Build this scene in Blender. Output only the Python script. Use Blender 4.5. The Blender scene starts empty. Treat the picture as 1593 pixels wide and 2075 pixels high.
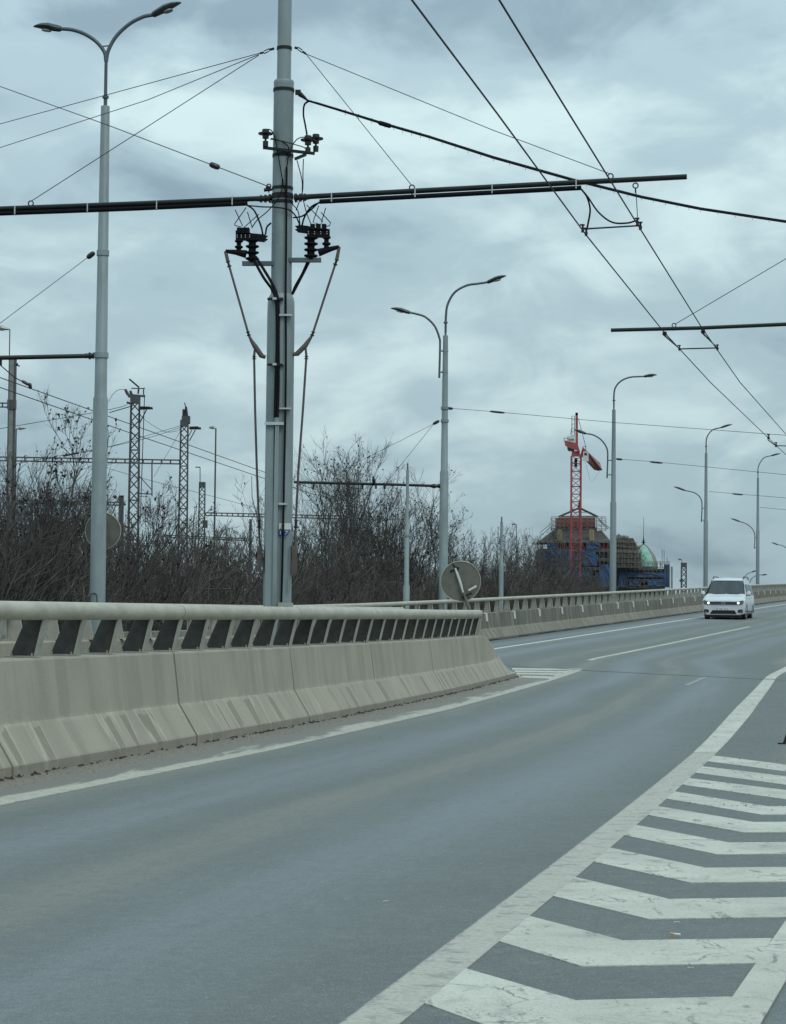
import bpy, math, random
import numpy as np
from mathutils import Vector, Matrix
random.seed(7); rng = np.random.default_rng(7)
scn = bpy.context.scene
COL = scn.collection

# ------------------------------------------------------------------ camera
F_PX, CAM_H, PITCH, ROLL = 4650.0, 1.131, 212.5/4650, .0105
W_, H_ = 1593.0, 2075.0
_F = Vector((0, math.cos(PITCH), math.sin(PITCH)))
_U0 = Vector((0, -math.sin(PITCH), math.cos(PITCH)))
_R0 = Vector((1, 0, 0))
_R = _R0*math.cos(ROLL)+_U0*math.sin(ROLL)
_U = _U0*math.cos(ROLL)-_R0*math.sin(ROLL)
cam_d = bpy.data.cameras.new('camera'); cam = bpy.data.objects.new('camera', cam_d); COL.objects.link(cam)
cam.matrix_world = Matrix(((_R.x, _U.x, -_F.x, 0), (_R.y, _U.y, -_F.y, 0), (_R.z, _U.z, -_F.z, CAM_H), (0, 0, 0, 1)))
cam_d.sensor_fit = 'HORIZONTAL'; cam_d.sensor_width = 36; cam_d.lens = 36*F_PX/W_
cam_d.clip_start = .1; cam_d.clip_end = 6000
scn.camera = cam

# ------------------------------------------------------------------ world, sun, exposure
SUN_EL, SUN_AZ = math.radians(48), math.radians(150)      # azimuth clockwise from +Y
world = bpy.data.worlds.new('World'); scn.world = world; world.use_nodes = True
nt = world.node_tree; nt.nodes.clear(); N = nt.nodes.new; Lk = nt.links.new
out = N('ShaderNodeOutputWorld'); bg = N('ShaderNodeBackground'); bg.inputs['Strength'].default_value = .1
sky = N('ShaderNodeTexSky'); sky.sky_type = 'NISHITA'; sky.sun_disc = False
sky.sun_elevation = SUN_EL; sky.sun_rotation = SUN_AZ
tc = N('ShaderNodeTexCoord')
def cloud(scale, zs, detail, rough, seed, dist=.4):
    m = N('ShaderNodeMapping'); m.inputs['Scale'].default_value = (1, 1, zs); m.inputs['Location'].default_value = (seed, seed*.7, seed*.3)
    n = N('ShaderNodeTexNoise'); n.inputs['Scale'].default_value = scale; n.inputs['Detail'].default_value = detail
    n.inputs['Roughness'].default_value = rough; n.inputs['Distortion'].default_value = dist
    Lk(tc.outputs['Generated'], m.inputs['Vector']); Lk(m.outputs['Vector'], n.inputs['Vector']); return n.outputs['Fac']
def mth(op, a, b, clamp=False):
    n = N('ShaderNodeMath'); n.operation = op; n.use_clamp = clamp
    for i, v in enumerate((a, b)):
        if isinstance(v, (int, float)): n.inputs[i].default_value = v
        else: Lk(v, n.inputs[i])
    return n.outputs[0]
c1 = cloud(5.2, 2.2, 9, .50, 3.1); c2 = cloud(15, 2.0, 8, .55, 8.7, .6)
cc = mth('ADD', mth('MULTIPLY', c1, .66), mth('MULTIPLY', c2, .34))
ramp = N('ShaderNodeValToRGB'); ramp.color_ramp.interpolation = 'EASE'
el = ramp.color_ramp.elements
el[0].position = .37; el[0].color = (.235, .335, .40, 1)
el[1].position = .64; el[1].color = (.56, .715, .735, 1)
e = el.new(.50); e.color = (.375, .51, .565, 1)
Lk(cc, ramp.inputs['Fac'])
sep = N('ShaderNodeSeparateXYZ'); Lk(tc.outputs['Generated'], sep.inputs[0])
lift = mth('ADD', mth('MULTIPLY', mth('MAXIMUM', sep.outputs['Z'], 0.0), 1.5), .92)
vm = N('ShaderNodeVectorMath'); vm.operation = 'SCALE'; Lk(ramp.outputs['Color'], vm.inputs[0])
Lk(mth('MULTIPLY', lift, 10.0), vm.inputs['Scale'])
mixw = N('ShaderNodeMix'); mixw.data_type = 'RGBA'; mixw.inputs['Factor'].default_value = .96
Lk(sky.outputs['Color'], mixw.inputs['A']); Lk(vm.outputs['Vector'], mixw.inputs['B'])
Lk(mixw.outputs['Result'], bg.inputs['Color']); Lk(bg.outputs[0], out.inputs[0])

sd = bpy.data.lights.new('sun', 'SUN'); sun = bpy.data.objects.new('sun', sd); COL.objects.link(sun)
sd.energy = 1.0; sd.angle = math.radians(28); sd.color = (1, .96, .9)
sv = Vector((math.sin(SUN_AZ)*math.cos(SUN_EL), math.cos(SUN_AZ)*math.cos(SUN_EL), math.sin(SUN_EL)))
sun.rotation_euler = sv.to_track_quat('Z', 'Y').to_euler()
scn.view_settings.view_transform = 'Standard'; scn.view_settings.look = 'None'
scn.view_settings.exposure = 0; scn.view_settings.gamma = 1; scn.view_settings.use_curve_mapping = False

# ------------------------------------------------------------------ geometry of the place
def sp(x, w): return w*math.log1p(math.exp(max(-40, min(40, x/w))))
def zg(Y): return .022*sp(Y-46.5, 5)-.016*sp(Y-185, 12)
def ray(x, y):
    return _F+_R*((x-W_/2)/F_PX)-_U*((y-H_/2)/F_PX)
def P(x, y, D):
    v = ray(x, y); return Vector((v.x*D/v.y, D, CAM_H+v.z*D/v.y))
def G(x, y, dz=0):
    v = ray(x, y); D = 5.0
    lo, hi = 2.0, 260.0
    def f(D): return CAM_H+v.z*D/v.y-(zg(D)+dz)
    for i in range(1, 1300):
        D = 2+i*.2
        if f(D) < 0: lo, hi = D-.2, D; break
    for _ in range(30):
        m = (lo+hi)/2
        if f(m) > 0: lo = m
        else: hi = m
    D = (lo+hi)/2; return Vector((v.x*D/v.y, D, zg(D)+dz))
def lerp(xs, pts):
    return float(np.interp(xs, [p[0] for p in pts], [p[1] for p in pts]))
def ext(pts, lo, hi, sl0, sl1):
    a, b = pts[0], pts[-1]
    return [(lo, a[1]-(a[0]-lo)*sl0)]+pts+[(hi, b[1]+(hi-b[0])*sl1)]
FRONT = ext([(15.64, -2.65), (20.24, -1.70), (24.39, -.85), (33, .72), (43.19, 2.38)], -12, 60, .216, .165)   # toe of the near barrier
def XF(Y): return lerp(Y, FRONT)
def XB(Y): return .26*Y-14.63                                  # toe of the far barrier
g0, g1 = G(1180, 1338), G(1515, 1270)
LEFT = ext([(13.52, -2.29), (19.48, -.97), (28.2, .71), (G(1180, 1358).y, G(1180, 1358).x)], -12, 50.5, .2215, .15)
CEN = [(-12, LEFT[0][1])]+LEFT[1:-1]+[(g0.y, g0.x), (g1.y, g1.x), (300, g1.x+.26*(300-g1.y))]
RIGHT = ext([(6.49, -.12), (9.41, .5), (15.22, 1.70), (20.62, 2.78), (29.74, 4.46), (45, 7.35)], -12, 300, .212, .24)

def smooth(pts):
    ys = np.array([p[0] for p in pts]); xs = np.array([p[1] for p in pts])
    gy = np.arange(ys[0], ys[-1], .5); gx = np.interp(gy, ys, xs)
    k = np.ones(9)/9; pad = np.concatenate([gx[:1]+(gx[:1]-gx[1:5][::-1]), gx, gx[-1:]*2-gx[-5:-1][::-1]])
    s = np.convolve(pad, k, 'valid'); s[:8] = gx[:8]; s[-8:] = gx[-8:]
    return list(zip(gy.tolist(), s.tolist()))
CEN = smooth(CEN); RIGHT = smooth(RIGHT); FRONT = smooth(FRONT)

# ------------------------------------------------------------------ helpers
class MB:
    def __init__(s): s.v = []; s.f = []; s.uv = {}
    def add(s, vs, fs):
        o = len(s.v); s.v += [tuple(p) for p in vs]; s.f += [tuple(i+o for i in f) for f in fs]; return o
    def box(s, c, size, rot=None):
        hx, hy, hz = size[0]/2, size[1]/2, size[2]/2
        vs = [Vector((a*hx, b*hy, d*hz)) for a in (-1, 1) for b in (-1, 1) for d in (-1, 1)]
        if rot is not None: vs = [rot @ p for p in vs]
        c = Vector(c)
        s.add([p+c for p in vs], [(0, 1, 3, 2), (4, 6, 7, 5), (0, 4, 5, 1), (2, 3, 7, 6), (0, 2, 6, 4), (1, 5, 7, 3)]); return s
    def hexa(s, a, b):     # two quads a (4 pts) and b (4 pts) joined
        s.add(list(a)+list(b), [(3, 2, 1, 0), (4, 5, 6, 7), (0, 1, 5, 4), (1, 2, 6, 5), (2, 3, 7, 6), (3, 0, 4, 7)]); return s
    def tube(s, pts, r, n=8, cap=True):
        pts = [Vector(p) for p in pts]
        if not hasattr(r, '__len__'): r = [r]*len(pts)
        t0 = (pts[1]-pts[0]).normalized()
        up = Vector((0, 0, 1)) if abs(t0.z) < .9 else Vector((1, 0, 0))
        nx = t0.cross(up).normalized(); vs = []
        for i, p in enumerate(pts):
            if i == 0: t = t0
            elif i == len(pts)-1: t = (pts[i]-pts[i-1]).normalized()
            else:
                t = (pts[i+1]-pts[i-1])
                t = t.normalized() if t.length > 1e-9 else t0
            nx = (nx-t*nx.dot(t)); nx = nx.normalized() if nx.length > 1e-6 else t.orthogonal().normalized()
            ny = t.cross(nx)
            vs += [p+(nx*math.cos(2*math.pi*k/n)+ny*math.sin(2*math.pi*k/n))*r[i] for k in range(n)]
        fs = []
        for i in range(len(pts)-1):
            for k in range(n):
                a = i*n+k; b = i*n+(k+1) % n; fs.append((a, b, b+n, a+n))
        if cap: fs.append(tuple(range(n-1, -1, -1))); fs.append(tuple(range((len(pts)-1)*n, len(pts)*n)))
        s.add(vs, fs); return s
    def bar(s, a, b, r, n=6): return s.tube([a, b], r, n)
    def lathe(s, base, prof, n=20, axis=None):    # prof: list of (z, r) along axis from base
        ax = (Vector(axis).normalized() if axis is not None else Vector((0, 0, 1)))
        s.tube([Vector(base)+ax*z for z, r in prof], [r for z, r in prof], n); return s
    def beam(s, a, b, w, h):
        a, b = Vector(a), Vector(b); t = (b-a); L = t.length; t.normalize()
        up = Vector((0, 0, 1)) if abs(t.z) < .95 else Vector((0, 1, 0))
        x = t.cross(up).normalized(); z = x.cross(t)
        rot = Matrix((x, t, z)).transposed(); return s.box((a+b)/2, (w, L, h), rot)
    def disc(s, c, nrm, r, th, n=32):
        nrm = Vector(nrm).normalized(); c = Vector(c); return s.tube([c-nrm*th/2, c+nrm*th/2], r, n)
    def sheet(s, rows):      # rows of equal length
        m = len(rows[0]); o = len(s.v)
        s.v += [tuple(p) for r in rows for p in r]
        for i in range(len(rows)-1):
            for j in range(m-1):
                a = o+i*m+j; s.f.append((a, a+1, a+m+1, a+m))
        return s
    def skirt(s, h=.006):
        cnt = {}
        for f in s.f:
            for i in range(len(f)):
                e = (f[i], f[(i+1) % len(f)]); k = (min(e), max(e)); cnt.setdefault(k, []).append(e)
        for k, es in cnt.items():
            if len(es) == 1:
                a, b = es[0]; A_, B_ = s.v[a], s.v[b]; o = len(s.v)
                s.v += [(A_[0], A_[1], A_[2]-h), (B_[0], B_[1], B_[2]-h)]; s.f.append((b, a, o, o+1))
        return s
    def mesh(s, name, smooth=False, uvf=None):
        me = bpy.data.meshes.new(name); me.from_pydata(s.v, [], s.f); me.update()
        if smooth: me.set_sharp_from_angle(angle=math.radians(38)) if hasattr(me, 'set_sharp_from_angle') else None
        if smooth: me.polygons.foreach_set('use_smooth', [True]*len(me.polygons)); me.set_sharp_from_angle(angle=math.radians(38))
        if uvf:
            uvl = me.uv_layers.new(name='UVMap')
            uvs = [uvf(s.v[l.vertex_index]) for l in me.loops]
            uvl.data.foreach_set('uv', [c for t in uvs for c in t])
        return me
    def build(s, name, mat, parent=None, smooth=False, uvf=None):
        me = s.mesh(name, smooth, uvf); me.materials.append(mat)
        return link(name, me, parent)
def link(name, me, parent=None):
    o = bpy.data.objects.new(name, me); COL.objects.link(o)
    if parent is not None: o.parent = parent; o.matrix_parent_inverse = INV(parent)
    return o
def INV(p):
    m = Matrix.Translation(p.location) if p.type == 'EMPTY' and p.parent is None else Matrix.Identity(4)
    if p.type == 'EMPTY' and p.parent is None: m = Matrix.Translation(p.location) @ p.rotation_euler.to_matrix().to_4x4()
    return m.inverted()
def tag(o, label=None, cat=None, group=None, kind=None):
    if label: o['label'] = label
    if cat: o['category'] = cat
    if group: o['group'] = group
    if kind: o['kind'] = kind
    return o
def thing(name, loc, label, cat, group=None):
    o = bpy.data.objects.new(name, None); COL.objects.link(o); o.location = loc; o.empty_display_size = .3
    return tag(o, label, cat, group)
def copy_tree(o, parent=None):
    c = o.copy(); COL.objects.link(c); c.parent = parent
    for ch in list(o.children): copy_tree(ch, c)
    return c
def spline(pts, n=8):
    pts = [Vector(p) for p in pts]; q = [pts[0]*2-pts[1]]+pts+[pts[-1]*2-pts[-2]]; r = []
    for i in range(1, len(q)-2):
        for k in range(n):
            t = k/n; a, b, c, d = q[i-1], q[i], q[i+1], q[i+2]
            r.append(.5*((2*b)+(c-a)*t+(2*a-5*b+4*c-d)*t*t+(3*b-3*c+d-a)*t**3))
    r.append(pts[-1]); return r

# ------------------------------------------------------------------ materials
def mat(name, color, rough=.6, metal=0, var=.15, scale=3, bump=0, bscale=40, stretch=(1, 1, 1), color2=None, spec=.5, emit=None, es=0, detail=6, pos=(.35, .65)):
    m = bpy.data.materials.new(name); m.use_nodes = True; t = m.node_tree; n = t.nodes; b = n['Principled BSDF']
    b.inputs['Roughness'].default_value = rough; b.inputs['Metallic'].default_value = metal
    b.inputs['Specular IOR Level'].default_value = spec
    c = tuple(color)
    c2 = color2 if color2 else tuple(max(0, x*(1-var*2)) for x in c)
    tcn = n.new('ShaderNodeTexCoord'); mp = n.new('ShaderNodeMapping'); mp.inputs['Scale'].default_value = stretch
    oi = n.new('ShaderNodeObjectInfo'); ad = n.new('ShaderNodeVectorMath'); ad.operation = 'ADD'
    sc = n.new('ShaderNodeMath'); sc.operation = 'MULTIPLY'; sc.inputs[1].default_value = 37
    t.links.new(oi.outputs['Random'], sc.inputs[0]); t.links.new(tcn.outputs['Object'], mp.inputs['Vector'])
    t.links.new(mp.outputs['Vector'], ad.inputs[0]); t.links.new(sc.outputs[0], ad.inputs[1])
    nz = n.new('ShaderNodeTexNoise'); nz.inputs['Scale'].default_value = scale; nz.inputs['Detail'].default_value = detail
    nz.inputs['Roughness'].default_value = .6
    t.links.new(ad.outputs[0], nz.inputs['Vector'])
    r = n.new('ShaderNodeValToRGB'); r.color_ramp.elements[0].position = pos[0]; r.color_ramp.elements[1].position = pos[1]
    r.color_ramp.elements[0].color = (*c2, 1); r.color_ramp.elements[1].color = (*c, 1)
    t.links.new(nz.outputs['Fac'], r.inputs['Fac']); t.links.new(r.outputs['Color'], b.inputs['Base Color'])
    if bump:
        n2 = n.new('ShaderNodeTexNoise'); n2.inputs['Scale'].default_value = bscale; n2.inputs['Detail'].default_value = 4
        t.links.new(ad.outputs[0], n2.inputs['Vector'])
        bp = n.new('ShaderNodeBump'); bp.inputs['Strength'].default_value = bump; bp.inputs['Distance'].default_value = .01
        t.links.new(n2.outputs['Fac'], bp.inputs['Height']); t.links.new(bp.outputs['Normal'], b.inputs['Normal'])
    if emit: b.inputs['Emission Color'].default_value = (*emit, 1); b.inputs['Emission Strength'].default_value = es
    return m
M = dict(
    pole=mat('pole_paint', (.235, .285, .29), .45, 0, .16, 3.5, .15, 30, (1, 1, .3), pos=(.3, .6)),
    pole_far=mat('pole_paint_weathered', (.21, .25, .26), .5, 0, .1, 1.5, 0, 30, (1, 1, .3)),
    arm=mat('arm_steel', (.10, .125, .14), .5, .2, .15, 4),
    rail=mat('rail_paint', (.43, .395, .315), .5, 0, .07, 6, .35, 45, (1, .5, 1), color2=(.335, .31, .245), pos=(.38, .62), detail=9),
    post=mat('post_paint', (.37, .355, .30), .55, 0, .12, 8, .1, 60),
    web=mat('post_web_shaded', (.055, .053, .047), .7, 0, .2, 14, .2, 60),  # dark colour puts the shade below the pipe into the near post plates
    dark=mat('dark_steel', (.014, .015, .018), .6, 0, .2, 9, spec=.3),
    black=mat('black_rubber', (.004, .0045, .007), .75, 0, .2, 8, spec=.2),
    tube=mat('arm_tube_dark', (.011, .015, .013), .5, 0, .2, 7, spec=.35, stretch=(1, 4, 1)),
    wire=mat('wire_metal', (.02, .022, .028), .6, 0, .1, 5, spec=.3),
    ceram=mat('insulator_glaze', (.014, .010, .010), .4, 0, .2, 10),
    rod=mat('rod_brown', (.10, .078, .075), .5, 0, .15, 6),
    clamp=mat('clamp_brown', (.11, .092, .075), .6, 0, .2, 10),
    light=mat('light_metal', (.5, .55, .56), .4, .3, .1, 10),
    strap=mat('strap_white', (.5, .52, .48), .5, 0, .1, 10),
    lens=mat('lamp_glass', (.30, .32, .32), .15, 0, .1, 10),
    lamphead=mat('lamp_housing', (.055, .062, .066), .4, .2, .15, 8),
    signback=mat('sign_back_grey', (.155, .15, .122), .6, .1, .08, 7, color2=(.115, .11, .09)),
    signrim=mat('sign_rim', (.40, .40, .34), .4, .3, .1, 5),
    white=mat('white_cover', (.62, .62, .60), .5, 0, .1, 3),
    red=mat('crane_red', (.37, .068, .075), .5, 0, .15, .6),
    reddark=mat('weathered_red', (.25, .028, .03), .7, 0, .2, .5),
    green=mat('copper_green', (.23, .46, .375), .6, 0, .12, 1.2),
    copper=mat('new_copper', (.27, .20, .165), .5, .2, .15, 1),
    scaf=mat('scaffold_tube', (.24, .23, .21), .5, .4, .2, 2),
    plank=mat('scaffold_plank', (.22, .19, .15), .8, 0, .2, 2),
    wood=mat('new_timber', (.45, .36, .2), .7, 0, .15, 1),
    net=mat('blue_scaffold_net', (.03, .085, .20), .8, 0, .25, .5, color2=(.04, .055, .085), pos=(.42, .6)),
    slate=mat('slate_roof', (.075, .07, .065), .8, 0, .25, .6),
    stone=mat('stone_wall', (.10, .10, .098), .9, 0, .2, .5),
    glassd=mat('dark_window', (.03, .035, .045), .2, 0, .2, 2),
    bark=mat('bare_bark', (.088, .080, .072), .9, 0, .25, .8, color2=(.034, .031, .029)),
    twig=mat('bare_twigs', (.11, .097, .083), .9, 0, .25, .35, color2=(.042, .039, .035)),
    leaf=mat('withered_leaves', (.035, .028, .02), .9, 0, .3, 3),
    hill=mat('leaf_litter', (.085, .075, .055), 1, 0, .25, .4, .5, 8),
    mast=mat('railway_mast', (.085, .09, .09), .6, .2, .15, 3),
    mastc=mat('mast_concrete', (.25, .26, .24), .8, 0, .15, 2),
    van=mat('van_white_paint', (.55, .58, .60), .22, 0, .03, 2),
    blackp=mat('black_plastic', (.004, .004, .005), .6, 0, .1, 10),
    tyre=mat('tyre_rubber', (.018, .018, .018), .85, 0, .2, 20),
    rim=mat('wheel_rim', (.35, .36, .37), .35, .7, .1, 10),
    chrome=mat('chrome', (.45, .47, .49), .3, .8, .03, 10),
    plate=mat('number_plate_white', (.72, .74, .74), .5, 0, .05, 10),
    ink=mat('plate_ink', (.03, .03, .03), .6, 0, .05, 10),
    lampon=mat('headlight_lit', (1, .95, .8), .3, 0, 0, 1, emit=(1, .93, .72), es=1.4),
    headl=mat('headlight_lens', (.16, .17, .17), .15, .3, .1, 10),
    skin=mat('skin', (.45, .28, .2), .6, 0, .05, 10), cloth=mat('dark_jacket', (.03, .035, .045), .9, 0, .1, 10),
    blue=mat('sign_blue', (.02, .06, .25), .5, 0, .1, 5), yellow=mat('warning_yellow', (.42, .45, .26), .5, 0, .05, 5),
    box=mat('cabinet_paint', (.33, .35, .31), .5, 0, .1, 8), greend=mat('dark_green_frame', (.035, .055, .045), .6, 0, .1, 5),
    paper=mat('paper_scrap', (.75, .72, .66), .7, 0, .1, 50), orange=mat('filter_tan', (.6, .3, .1), .7, 0, .1, 50),
    stop=mat('sign_face', (.5, .5, .5), .5), seal=mat('joint_seal', (.012, .012, .012), .9, 0, .1, 9),
    steel=mat('joint_steel', (.34, .37, .38), .45, .4, .15, 6, stretch=(3, 1, 1)),
    mark=mat('white_marker', (.62, .64, .60), .5, 0, .1, 20),
)
# van windscreen glass
g = bpy.data.materials.new('tinted_glass'); g.use_nodes = True; b = g.node_tree.nodes['Principled BSDF']
b.inputs['Base Color'].default_value = (.035, .05, .055, 1); b.inputs['Roughness'].default_value = .08; b.inputs['Specular IOR Level'].default_value = .6
b.inputs['Alpha'].default_value = .82; M['glass'] = g

def NT(name):
    m = bpy.data.materials.new(name); m.use_nodes = True; t = m.node_tree
    return m, t, t.nodes, t.nodes['Principled BSDF']
class NB:
    def __init__(s, t): s.t = t
    def n(s, ty, **kw):
        k = s.t.nodes.new(ty)
        for a, v in kw.items(): setattr(k, a, v)
        return k
    def l(s, a, b): s.t.links.new(a, b)
    def m(s, op, a, b=0, c=None, clamp=False):
        k = s.n('ShaderNodeMath', operation=op, use_clamp=clamp)
        for i, v in enumerate((a, b, c)):
            if v is None: continue
            if isinstance(v, (int, float)): k.inputs[i].default_value = v
            else: s.l(v, k.inputs[i])
        return k.outputs[0]
    def noise(s, vec, scale, detail=5, rough=.6, dist=0, st=None):
        if st: mp = s.n('ShaderNodeMapping'); mp.inputs['Scale'].default_value = st; s.l(vec, mp.inputs['Vector']); vec = mp.outputs[0]
        k = s.n('ShaderNodeTexNoise'); k.inputs['Scale'].default_value = scale; k.inputs['Detail'].default_value = detail
        k.inputs['Roughness'].default_value = rough; k.inputs['Distortion'].default_value = dist; s.l(vec, k.inputs['Vector']); return k.outputs['Fac']
    def band(s, u, c, w):      # smooth bump centred on c
        d = s.m('DIVIDE', s.m('SUBTRACT', u, c), w); return s.m('POWER', 2.718, s.m('MULTIPLY', s.m('MULTIPLY', d, d), -1.0))
    def ss(s, v, a, b):
        k = s.n('ShaderNodeMapRange', interpolation_type='SMOOTHSTEP'); k.inputs['From Min'].default_value = a; k.inputs['From Max'].default_value = b
        s.l(v, k.inputs['Value']); return k.outputs[0]
    def mix(s, f, a, b):
        k = s.n('ShaderNodeMix', data_type='RGBA')
        if isinstance(f, (int, float)): k.inputs['Factor'].default_value = f
        else: s.l(f, k.inputs['Factor'])
        for nm, v in (('A', a), ('B', b)):
            if isinstance(v, tuple): k.inputs[nm].default_value = (*v, 1)
            else: s.l(v, k.inputs[nm])
        return k.outputs['Result']
    def bump(s, h, st, d, bsdf):
        k = s.n('ShaderNodeBump'); k.inputs['Strength'].default_value = st; k.inputs['Distance'].default_value = d; s.l(h, k.inputs['Height']); s.l(k.outputs[0], bsdf.inputs['Normal'])

# asphalt: UV.x = metres right of the lane's left line, UV.y = metres along the road
m, t, nn, B = NT('asphalt'); q = NB(t); M['road'] = m
uv = q.n('ShaderNodeUVMap'); uv.uv_map = 'UVMap'; sx = q.n('ShaderNodeSeparateXYZ'); q.l(uv.outputs[0], sx.inputs[0])
vec = uv.outputs[0]
wob = q.m('MULTIPLY', q.m('SUBTRACT', q.noise(vec, 1, 2, .5, 0, (.3, .08, 1)), .5), .9)
u = q.m('ADD', sx.outputs[0], wob)
track = q.m('ADD', q.band(u, .98, .38), q.band(u, 2.75, .46))
track = q.m('ADD', track, q.m('ADD', q.band(u, -2.6, .5), q.band(u, -4.4, .45)))
track = q.m('ADD', track, q.m('MULTIPLY', q.m('ADD', q.band(u, 5.2, .45), q.band(u, 7.0, .45)), .6))
oil = q.m('ADD', q.band(u, 1.86, .22), q.m('MULTIPLY', q.band(u, .1, .22), .9))
oil = q.m('ADD', oil, q.m('ADD', q.band(u, -3.5, .25), q.m('MULTIPLY', q.band(u, -.9, .35), .8)))
streak = q.noise(vec, 1, 6, .65, 0, (3.2, .10, 1))
patch = q.noise(vec, .9, 5, .6, .3)
grain = q.noise(vec, 55, 3, .8)
grain2 = q.noise(vec, 170, 2, .8)
col = q.mix(q.ss(patch, .3, .72), (.080, .092, .085), (.104, .116, .105))
col = q.mix(q.m('MULTIPLY', q.m('MULTIPLY', track, q.ss(streak, .15, .7)), .95, clamp=True), col, (.142, .162, .180))
col = q.mix(q.m('MULTIPLY', q.m('MULTIPLY', oil, q.ss(streak, .2, .65)), .75, clamp=True), col, (.205, .195, .152))
# dirt beside the barrier and on the hatched island
edge = q.ss(q.m('ADD', u, q.m('MULTIPLY', q.m('SUBTRACT', patch, .5), .5)), -.10, -.30)
edge = q.m('MULTIPLY', edge, q.ss(sx.outputs[0], -1.5, -1.1))
edge = q.m('MULTIPLY', edge, q.ss(sx.outputs[1], 46, 42))
lit = q.m('MULTIPLY', q.ss(sx.outputs[1], 15, 19), q.ss(sx.outputs[0], 4.1, 4.7))
dirt = q.m('MAXIMUM', edge, q.m('MULTIPLY', lit, q.m('ADD', .35, q.m('MULTIPLY', q.ss(patch, .3, .6), .65))))
mott = q.noise(vec, 9, 6, .75); g3 = q.noise(vec, 26, 5, .85, .2); chip = q.noise(vec, 24, 2, .5)
col = q.mix(q.m('MULTIPLY', q.ss(mott, .48, .68), .28), col, (.19, .205, .20)); col = q.mix(q.m('MULTIPLY', q.ss(mott, .5, .34), .38), col, (.058, .068, .066))
col = q.mix(q.m('MULTIPLY', q.ss(g3, .54, .66), .5), col, (.235, .25, .24)); col = q.mix(q.m('MULTIPLY', q.ss(g3, .47, .36), .55), col, (.045, .053, .052))
sps = q.ss(grain, .56, .72); spd = q.ss(grain, .46, .30)
col = q.mix(q.m('MULTIPLY', sps, .5), col, (.29, .30, .285)); col = q.mix(q.m('MULTIPLY', spd, .5), col, (.040, .046, .046))
k = q.ss(grain2, .45, .62); col = q.mix(q.m('MULTIPLY', k, .45), col, (.25, .265, .255)); k = q.ss(grain2, .48, .34); col = q.mix(q.m('MULTIPLY', k, .5), col, (.04, .045, .045))
col = q.mix(q.m('MULTIPLY', q.ss(chip, .73, .77), .7), col, (.36, .37, .34)); col = q.mix(q.m('MULTIPLY', q.ss(chip, .25, .21), .6), col, (.025, .028, .028))
dcol = q.mix(q.ss(g3, .38, .62), (.135, .115, .088), (.29, .255, .20)); dcol = q.mix(q.m('MULTIPLY', q.ss(grain, .55, .7), .5), dcol, (.36, .33, .28))
col = q.mix(q.m('MULTIPLY', dirt, .8), col, dcol)
q.l(col, B.inputs['Base Color'])
q.l(q.m('SUBTRACT', .74, q.m('MULTIPLY', track, .13)), B.inputs['Roughness'])
B.inputs['Specular IOR Level'].default_value = .45
q.bump(q.m('ADD', grain, q.m('MULTIPLY', grain2, .6)), .6, .006, B)

# road paint with wear, tyre dirt and cracks
m, t, nn, B = NT('road_paint'); q = NB(t); M['paint'] = m
gm = q.n('ShaderNodeNewGeometry'); vec = gm.outputs['Position']
a = q.noise(vec, 1.1, 5, .6, .3); fine = q.noise(vec, 45, 4, .7); st = q.noise(vec, 9, 6, .75, .6, (1, .35, 1))
vo = q.n('ShaderNodeTexVoronoi', feature='DISTANCE_TO_EDGE'); vo.inputs['Scale'].default_value = 1.3
wv = q.n('ShaderNodeVectorMath', operation='ADD'); wn = q.n('ShaderNodeTexNoise'); wn.inputs['Scale'].default_value = 5; wn.inputs['Detail'].default_value = 5; q.l(vec, wn.inputs['Vector'])
wsc = q.n('ShaderNodeVectorMath', operation='SCALE'); wsc.inputs['Scale'].default_value = .35; q.l(wn.outputs['Color'], wsc.inputs[0]); q.l(vec, wv.inputs[0]); q.l(wsc.outputs[0], wv.inputs[1]); q.l(wv.outputs[0], vo.inputs['Vector'])
crack = q.m('MULTIPLY', q.m('MULTIPLY', q.ss(vo.outputs['Distance'], .009, .003), q.ss(a, .50, .58)), .6)
wear = q.ss(st, .57, .64)
col = q.mix(q.ss(a, .3, .7), (.42, .405, .345), (.54, .525, .45)); gr2 = q.noise(vec, 130, 3, .8); st2 = q.noise(vec, 3.2, 7, .8, .8)
col = q.mix(q.m('MULTIPLY', q.ss(fine, .45, .3), .35), col, (.2, .22, .2))
col = q.mix(q.m('MULTIPLY', wear, .75), col, (.15, .155, .14)); col = q.mix(q.m('MULTIPLY', q.ss(st2, .50, .66), .45), col, (.22, .225, .195)); col = q.mix(q.m('MULTIPLY', q.ss(gr2, .46, .34), .55), col, (.12, .125, .11)); col = q.mix(q.m('MULTIPLY', q.m('MULTIPLY', q.ss(fine, .60, .66), q.ss(st, .5, .56)), .8), col, (.07, .075, .07))
col = q.mix(crack, col, (.05, .055, .05))
q.l(col, B.inputs['Base Color']); B.inputs['Roughness'].default_value = .7
q.bump(q.m('SUBTRACT', q.m('ADD', fine, st), q.m('MULTIPLY', crack, 2.0)), .6, .008, B)
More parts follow.
